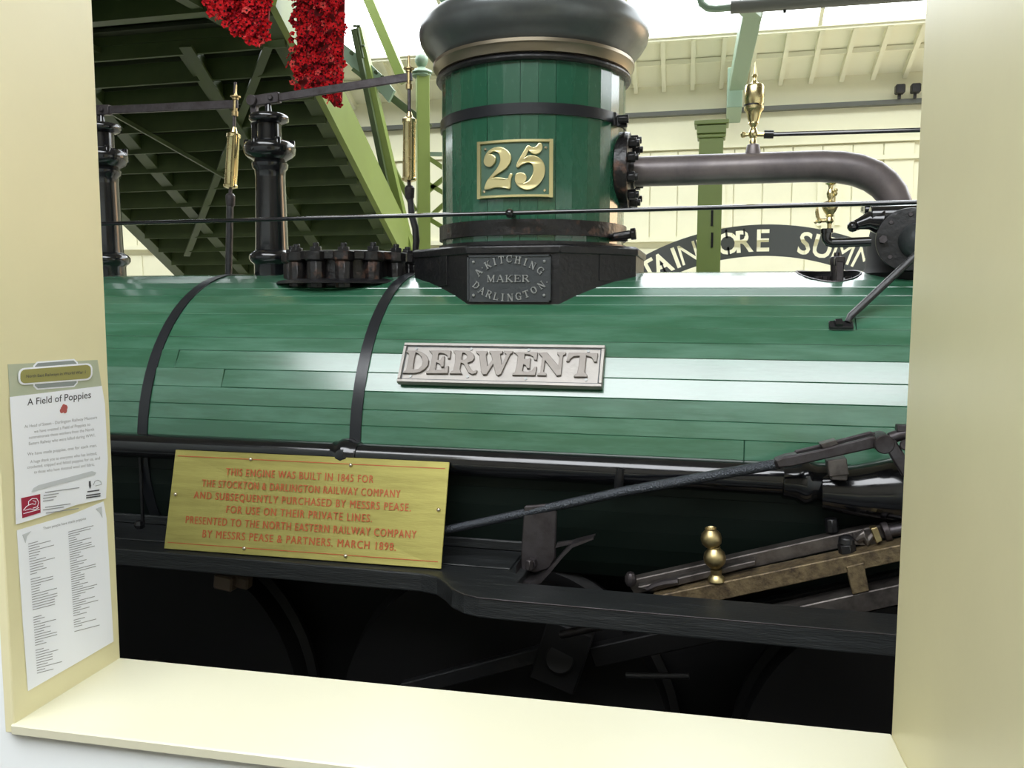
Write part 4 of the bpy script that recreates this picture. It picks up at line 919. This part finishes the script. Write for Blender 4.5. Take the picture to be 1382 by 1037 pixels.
# stringers: channel sections
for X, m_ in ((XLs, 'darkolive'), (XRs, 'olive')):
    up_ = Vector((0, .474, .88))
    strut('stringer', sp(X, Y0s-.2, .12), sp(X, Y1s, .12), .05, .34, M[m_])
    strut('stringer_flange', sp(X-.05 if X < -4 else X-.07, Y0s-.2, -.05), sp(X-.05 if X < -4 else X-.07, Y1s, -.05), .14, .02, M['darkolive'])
for X in (-4.78, -3.75): strut('carriage_beam', sp(X, Y0s, -.02), sp(X, Y1s, -.02), .11, .10, M['darkolive'])
ns = 22; stp = (Y1s-Y0s)/ns
t0 = MB().box((0, 0, 0), (XRs-XLs-.06, .30, .03)); r0 = MB().box((0, 0, 0), (XRs-XLs-.06, .03, .19))
tread0 = riser0 = None
for k in range(ns):
    Yc = Y0s+(k+.5)*stp; c_ = sp((XLs+XRs)/2, Yc, .13)
    if tread0 is None:
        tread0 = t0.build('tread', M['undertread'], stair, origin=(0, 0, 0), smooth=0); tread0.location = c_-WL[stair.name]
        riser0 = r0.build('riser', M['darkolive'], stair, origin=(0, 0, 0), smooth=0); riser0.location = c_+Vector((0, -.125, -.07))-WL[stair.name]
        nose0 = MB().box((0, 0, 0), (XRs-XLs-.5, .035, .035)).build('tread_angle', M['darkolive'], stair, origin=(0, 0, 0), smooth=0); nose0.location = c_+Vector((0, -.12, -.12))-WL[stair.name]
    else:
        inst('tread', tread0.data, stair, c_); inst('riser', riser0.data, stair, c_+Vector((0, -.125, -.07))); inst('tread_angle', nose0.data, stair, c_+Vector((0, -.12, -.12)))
# diagonal bracing under the stair
def sper(px, py, dz=0):
    d = ray(px, py); nrm2 = Vector((0, .538, 1)); o = Vector((0, 7, 2.51+dz)); return CAM+d*((o-CAM).dot(nrm2)/d.dot(nrm2))
strut('brace', sper(150, 152, -.12), sper(312, 244, -.12), .03, .03, M['darkolive'])
strut('brace', sper(362, 62, -.1), sper(252, 345, -.1), .06, .02, M['darkolive'])
strut('brace', sper(250, 62, -.14), sper(345, 215, -.14), .09, .02, M['darkolive'])
# landing
zl_ = sp(0, Y0s).z+.13
land = []
MB().box((-4.3, 4.95, zl_+.03), (2.8, 1.3, .06)).box((-4.3, 5.33, zl_-.06), (2.6, .34, .02)).build('landing_deck', M['undertread'], stair, smooth=0)
for y in (5.3, 4.85, 4.4): MB().box((-4.3, y, zl_-.06), (2.75, .09, .14)).build('landing_beam', M['darkolive'], stair, smooth=0)
for x in (-5.35, -4.45, -3.2): MB().box((x, 4.85, zl_-.05), (.08, 1.1, .12)).build('landing_beam', M['darkolive'], stair, smooth=0)
MB().box((-4.55, 5.2, zl_-.15), (.5, .2, .04)).build('joint_plate', M['darkolive'], stair, smooth=0)
strut('brace', Vector((-5.35, 4.35, zl_-.14)), Vector((-4.5, 5.3, zl_-.14)), .09, .03, M['darkolive'])
# foot bracket at lower left
MB().prism([PY(224, 333, 9), PY(232, 345, 9), PY(243, 365, 9), PY(246, 385, 9), PY(270, 385, 9), PY(262, 345, 9)], (0, .05, 0)).build('curved_bracket', M['darkolive'], stair, smooth=0)
# right-hand leaning members, newel and railing
Yn = 8.2
def bg(px, py, Y=Yn): return PY(px, py, Y)
nw = MB().box(bg(571, 330)*.5+bg(571, 100)*.5+Vector((0, 0, -.8)), (.125, .125, (bg(571, 100)-bg(571, 330)).z+1.6), Matrix.Rotation(rad(28), 3, 'Z')).build('newel_post', M['olive'], stair, smooth=0, bevel=.006)
b_ = bg(569, 100); kk = (bg(579, 100)-b_).length/10
MB().lathe([(-.05, 7*kk), (-.02, 13*kk), (0, 11*kk), (.01, 14.5*kk), (4*kk, 13*kk), (7*kk, 6*kk), (9*kk, 4*kk), (11*kk, 6.5*kk), (16*kk, 9*kk), (21*kk, 8*kk), (24*kk, 5*kk), (26*kk, 1*kk)], b_, (0, 0, 1), 8).build('newel_finial', M['paletrim'], stair, smooth=50)
strut('truss_member', bg(483, 40, 7.9), bg(553, 345, 7.9), .10, .09, M['olive'], (0, 1, 0))
strut('truss_member', bg(478, 40, 7.8), bg(541, 345, 7.8), .05, .05, M['darkolive'], (0, 1, 0))
strut('truss_member', bg(492, -15, 8.6), bg(545, 110, 8.6), .10, .10, M['olive'], (0, 1, 0))
strut('handrail', bg(478, 92), bg(580, 172), .05, .07, M['darkolive'])
strut('handrail', bg(515, 195), bg(560, 285), .04, .05, M['olive'])
strut('handrail', bg(470, 82), bg(500, 118), .03, .03, M['paletrim'])
arc = MB()
ap = [(462, 58), (478, 70), (497, 84), (514, 100), (532, 122)]
rings = []
for i, (x, y) in enumerate(ap):
    p, q_ = bg(x, y, 7.9), bg(x-8, y+16, 7.9); rings.append([p, p+Vector((0, .04, 0)), q_+Vector((0, .04, 0)), q_])
arc.loft(rings).build('perforated_arch', M['paletrim'], stair, smooth=0)
for (x, y) in ((475, 72), (486, 82), (497, 90), (508, 98), (517, 105)):
    p = bg(x, y, 7.88); MB().cyl(p+Vector((0, -.02, 0)), p+Vector((0, .0, 0)), .02, 10).build('arch_bolt', M['darkolive'], stair)
MB().cyl(bg(482, 34, 7.8), bg(490, 78, 7.8), .012, 8).cyl(bg(477, 35, 7.8), bg(486, 35, 7.8), .012, 8).cyl(bg(486, 62, 7.8), bg(492, 62, 7.8), .012, 8).build('tie_rod', M['darkolive'], stair)
# lattice railing right of the newel
for k, (a_, b__) in enumerate((((578, 213), (606, 232)), ((578, 248), (606, 265)), ((606, 270), (578, 295)), ((578, 295), (606, 312)), ((606, 235), (578, 258)))):
    strut('lattice_bar', bg(*a_), bg(*b__), .03, .045, M['olive'])
strut('lattice_rail', bg(575, 208), bg(640, 209), .03, .04, M['paletrim'])

# lattice-side stringer outer plate lit green : second sloping plate
# ================================================================ POPPY BANNERS
def poppy_mesh(red):
    mb = MB(); k = 5
    for p in range(k):
        a = 2*PI*p/k; c, s = math.cos(a), math.sin(a); c2, s2 = math.cos(a+.62), math.sin(a+.62); c3_, s3 = math.cos(a-.62), math.sin(a-.62)
        r_ = .027
        mb.add([(0, 0, .002), (c3_*r_*.75, s3*r_*.75, .012), (c*r_, s*r_, .006), (c2*r_*.75, s2*r_*.75, .014)], [(0, 1, 2), (0, 2, 3)], 0)
    mb.lathe([(0, .0065), (.007, .005), (.008, .002)], (0, 0, .002), (0, 0, 1), 6, True, 1)
    o = mb.build('poppy', [red, M['blackwool']], None, smooth=0); me = o.data; bpy.data.objects.remove(o); return me
pms = [poppy_mesh(M['red']), poppy_mesh(M['red']), poppy_mesh(mat('dark_red_wool', (166, 18, 34), .9, spec=.2)), poppy_mesh(mat('pale_red_wool', (226, 84, 80), .9, spec=.2))]
def banner(Yb, outline, label, n, group):
    # outline: px polygon
    P = [PY(x, y, Yb) for x, y in outline]; top = max(p.z for p in P)
    root = empty('poppy_banner', (sum(p.x for p in P)/len(P), Yb, min(p.z for p in P)), label, 'banner', group)
    cx_ = sum(p.x for p in P)/len(P); cz_ = sum(p.z for p in P)/len(P)
    sh = [Vector((cx_+(p.x-cx_)*.86, Yb+.02, cz_+(p.z-cz_)*.96)) for p in P]
    MB().prism(sh, (0, .012, 0)).build('backing_net', M['pinknet'], root, smooth=0)
    poly = [(p.x, p.z) for p in P]
    def inside(x, z):
        r_ = False; j = len(poly)-1
        for i in range(len(poly)):
            xi, zi = poly[i]; xj, zj = poly[j]
            if (zi > z) != (zj > z) and x < (xj-xi)*(z-zi)/(zj-zi)+xi: r_ = not r_
            j = i
        return r_
    x0 = min(p[0] for p in poly); x1 = max(p[0] for p in poly); z0 = min(p[1] for p in poly); z1 = max(p[1] for p in poly)
    pts = []; s_ = math.sqrt((x1-x0)*(z1-z0)/n)*.93
    z = z0; row = 0
    while z < z1:
        x = x0+(row % 2)*s_/2
        while x < x1:
            xx, zz = x+random.uniform(-.3, .3)*s_, z+random.uniform(-.3, .3)*s_
            if inside(xx, zz): pts.append((xx, zz))
            x += s_
        z += s_*.9; row += 1
    random.shuffle(pts)
    for xx, zz in pts[:298]:
        o = inst('poppy', random.choices(pms, (4, 4, 4, 1))[0], root, Vector((xx, Yb+random.uniform(-.035, .0), zz)))
        o.rotation_euler = (rad(90)+random.uniform(-.75, .75), random.uniform(-.7, .7), random.uniform(-.9, .9))
        k = random.uniform(.75, 1.15); o.scale = (k, k, k)
    return len(pts)
n_a = banner(5.1, [(392, -60), (470, -60), (468, 20), (466, 80), (464, 138), (452, 146), (440, 132), (424, 128), (408, 122), (396, 116), (389, 78), (394, 60)], 'long hanging banner of red knitted poppies, reaching down to the lever', 300, 'banners of knitted poppies')
n_b = banner(4.1, [(262, -30), (372, -30), (366, 8), (363, 52), (350, 62), (336, 56), (318, 44), (298, 28), (280, 14)], 'shorter hanging banner of red knitted poppies at top left', 230, 'banners of knitted poppies')

# ================================================================ SIGN, POSTS, ROOF FITTINGS behind
Ysg = 6.0
def arcpt(px, py): p = PY(px, py, Ysg); return p
# circle through three top-edge points
pA, pB, pC = PY(868, 346, Ysg), PY(1045, 303, Ysg), PY(1165, 326, Ysg)
def circ(a, b, c):
    ax, ay, bx, by_, cx_, cy_ = a.x, a.z, b.x, b.z, c.x, c.z
    d_ = 2*(ax*(by_-cy_)+bx*(cy_-ay)+cx_*(ay-by_))
    ux = ((ax*ax+ay*ay)*(by_-cy_)+(bx*bx+by_*by_)*(cy_-ay)+(cx_*cx_+cy_*cy_)*(ay-by_))/d_
    uz = ((ax*ax+ay*ay)*(cx_-bx)+(bx*bx+by_*by_)*(ax-cx_)+(cx_*cx_+cy_*cy_)*(bx-ax))/d_
    return ux, uz, math.hypot(ax-ux, ay-uz)
ux, uz, Ro = circ(pA, pB, pC)
hS = .212
a_l = math.atan2(PY(838, 360, Ysg).x-ux, PY(838, 360, Ysg).z-uz); a_r = -a_l+2*math.atan2(PY(1062, 303, Ysg).x-ux, PY(1062, 303, Ysg).z-uz)
loops = [[]]
N_ = 40
outer = [(ux+Ro*math.sin(a_l+(a_r-a_l)*i/N_), uz+Ro*math.cos(a_l+(a_r-a_l)*i/N_)) for i in range(N_+1)]
inner = [(ux+(Ro-hS)*math.sin(a_r-(a_r-a_l)*i/N_), uz+(Ro-hS)*math.cos(a_r-(a_r-a_l)*i/N_)) for i in range(N_+1)]
sg = MB().loft([[Vector((outer[i][0], Ysg, outer[i][1])), Vector((outer[i][0], Ysg+.02, outer[i][1])), Vector((inner[N_-i][0], Ysg+.02, inner[N_-i][1])), Vector((inner[N_-i][0], Ysg, inner[N_-i][1]))] for i in range(N_+1)]).build('station_name_sign', M['signgrey'], None, smooth=0)
tag(sg, 'dark grey curved sign with cut-out letters STAINMORE SUMMIT behind the boiler', 'sign')
# letters placed by image column of each centre
LX = [('S', 853), ('T', 876), ('A', 893), ('I', 912), ('N', 929), ('M', 954), ('O', 982), ('R', 1005), ('E', 1030), ('S', 1087), ('U', 1111), ('M', 1139), ('M', 1168), ('I', 1190), ('T', 1207)]
cutters = []
Rm = Ro-hS/2+.004
for ch, px in LX:
    a_ = math.asin((PY(px, 325, Ysg).x-ux)/Rm)
    vs_, fs = text_mb(ch, 1.0, .05, offset=.0 if ch in 'MN' else .02)
    x0 = min(v.x for v in vs_); x1 = max(v.x for v in vs_)
    hh = .152/.73
    c, s = math.cos(a_), math.sin(a_)
    def mp(x, y): # local letter coords in metres
        return Vector((ux+Rm*s+x*c+y*s, 0, uz+Rm*c-x*s+y*c))
    vv = []
    for v in vs_:
        q_ = mp((v.x-(x0+x1)/2)*hh*.92, (v.y-.365)*hh); vv.append(Vector((q_.x, Ysg+.01+v.z, q_.z)))
    cutters.append((vv, fs))
    wL = (x1-x0)*hh*.92
    if ch == 'O':
        for sy in (1, -1):
            q_ = mp(0, sy*.06); MB().box((q_.x, Ysg+.01, q_.z), (.014, .02, .06), Matrix.Rotation(a_, 3, 'Y')).build('stencil_bridge', M['signgrey'], sg, smooth=0)
    if ch == 'A':
        q_ = mp(0, -.035); MB().box((q_.x, Ysg+.01, q_.z), (.012, .02, .08), Matrix.Rotation(a_, 3, 'Y')).build('stencil_bridge', M['signgrey'], sg, smooth=0)
    if ch == 'R':
        q_ = mp(0, .055); MB().box((q_.x, Ysg+.01, q_.z), (.012, .02, .05), Matrix.Rotation(a_, 3, 'Y')).build('stencil_bridge', M['signgrey'], sg, smooth=0)
for vv, fs in cutters:
    co = MB().add(vv, fs).build('cutter', M['signgrey'], smooth=0)
    bm = bmesh.new(); bm.from_mesh(co.data); bmesh.ops.remove_doubles(bm, verts=bm.verts, dist=1e-5); bmesh.ops.recalc_face_normals(bm, faces=bm.faces); bm.to_mesh(co.data); bm.free()
    bo = sg.modifiers.new('cut', 'BOOLEAN'); bo.object = co; bo.operation = 'DIFFERENCE'; bo.solver = 'EXACT'; bo.use_self = True
    bpy.context.view_layer.update(); dg = bpy.context.evaluated_depsgraph_get(); me = bpy.data.meshes.new_from_object(sg.evaluated_get(dg)); sg.modifiers.clear(); sg.data = me
    bpy.data.objects.remove(co)
for a_ in (a_l+.02, a_r-.02):
    x, z = ux+(Ro-hS)*math.sin(a_), uz+(Ro-hS)*math.cos(a_)
    MB().box((x, Ysg+.03, (z-.6)/2+.02), (.06, .04, z+.6)).build('sign_leg', M['signgrey'], sg, smooth=0)
# green square post in front of the sign
gp = PY(960, 190, 5.4); gt = PY(960, 178, 5.4).z
post = empty('green_post', (gp.x, 5.4, -.6), 'olive green square iron post with a moulded cap, in front of the curved sign', 'post')
MB().box((gp.x, 5.4, (gt-.6)/2), (.145, .10, gt+.6)).build('shaft', M['olive'], post, smooth=0, bevel=.004)
MB().box((gp.x, 5.4, gt-.035), (.168, .125, .02)).box((gp.x, 5.4, gt+.005), (.175, .13, .05)).box((gp.x, 5.4, gt+.045), (.205, .16, .025)).build('post_cap', M['olive'], post, smooth=0, bevel=.003)
for y0_, y1_2 in ((284, 305), (314, 334)):
    a_, b__ = PY(961, y0_, 5.345), PY(961, y1_2, 5.345); MB().box((a_+b__)/2, (.014, .012, (a_-b__).z)).build('slot', M['frame'], post, smooth=0)
# roof principal (green) by the far wall
pr = empty('roof_truss', PY(990, 150, 9.9), 'pale green roof principal running down to the far wall', 'roof truss')
MB().bar(PY(1018, 0, 7.4), PY(995, 112, 9.4), .16, .16).build('rafter_beam', M['paletrim'], pr, smooth=0, bevel=.006)
MB().box((PY(991, 130, 9.9)), (.16, .8, .42)).build('wall_bracket', M['paletrim'], pr, smooth=0, bevel=.006)
MB().bar(PY(1022, 14, 7.25), PY(1000, 16, 7.3), .2, .05).build('seat_plate', M['paletrim'], pr, smooth=0)
lampb = empty('conduit_run', PY(1100, 8, 7.0), 'grey tube with a pale elbow hanging under the rooflight', 'conduit')
MB().tube([PY(944, -6, 7.0), PY(947, 5, 7.0), PY(955, 11, 7.0), PY(966, 12, 7.0), PY(988, 10, 7.0)], .028, 12).build('pale_elbow', M['paletrim'], lampb)
MB().cyl(PY(986, 10, 7.0), PY(1290, -12, 7.0), .05, 16).build('dark_tube', M['greytrim'], lampb)
MB().cyl(PY(1059, 5, 7.0), PY(1059, 17, 7.0), .012, 8).build('tube_clip', M['frame'], lampb)
beam = MB().bar(PY(590, -18, 7.5), PY(612, 14, 7.5), .1, .08, (0, 1, 0)).build('roof_brace', M['glazing'], None, smooth=0)
tag(beam, 'short pale green roof brace crossing the bright rooflight left of the chimney', 'roof brace')
for i, px in enumerate((1213, 1234)):
    fp = PY(px, 133, 10.4)
    r_ = empty('floodlight', (fp.x, 10.35, 3.93), ['small black floodlight on the wall ledge, left one of the pair', 'small black floodlight on the wall ledge, right one next to the opening'][i], 'light', 'small floodlights on the wall ledge')
    MB().box((fp.x, 10.36, 4.02), (.1, .1, .1)).build('lamp_body', M['soot'], r_, smooth=0, bevel=.012)
    MB().box((fp.x, 10.38, 3.95), (.03, .03, .06)).build('bracket', M['soot'], r_, smooth=0)
print('objects', len(bpy.data.objects), 'poppies', n_a, n_b, 'eaves', YE, ZE, ZT)
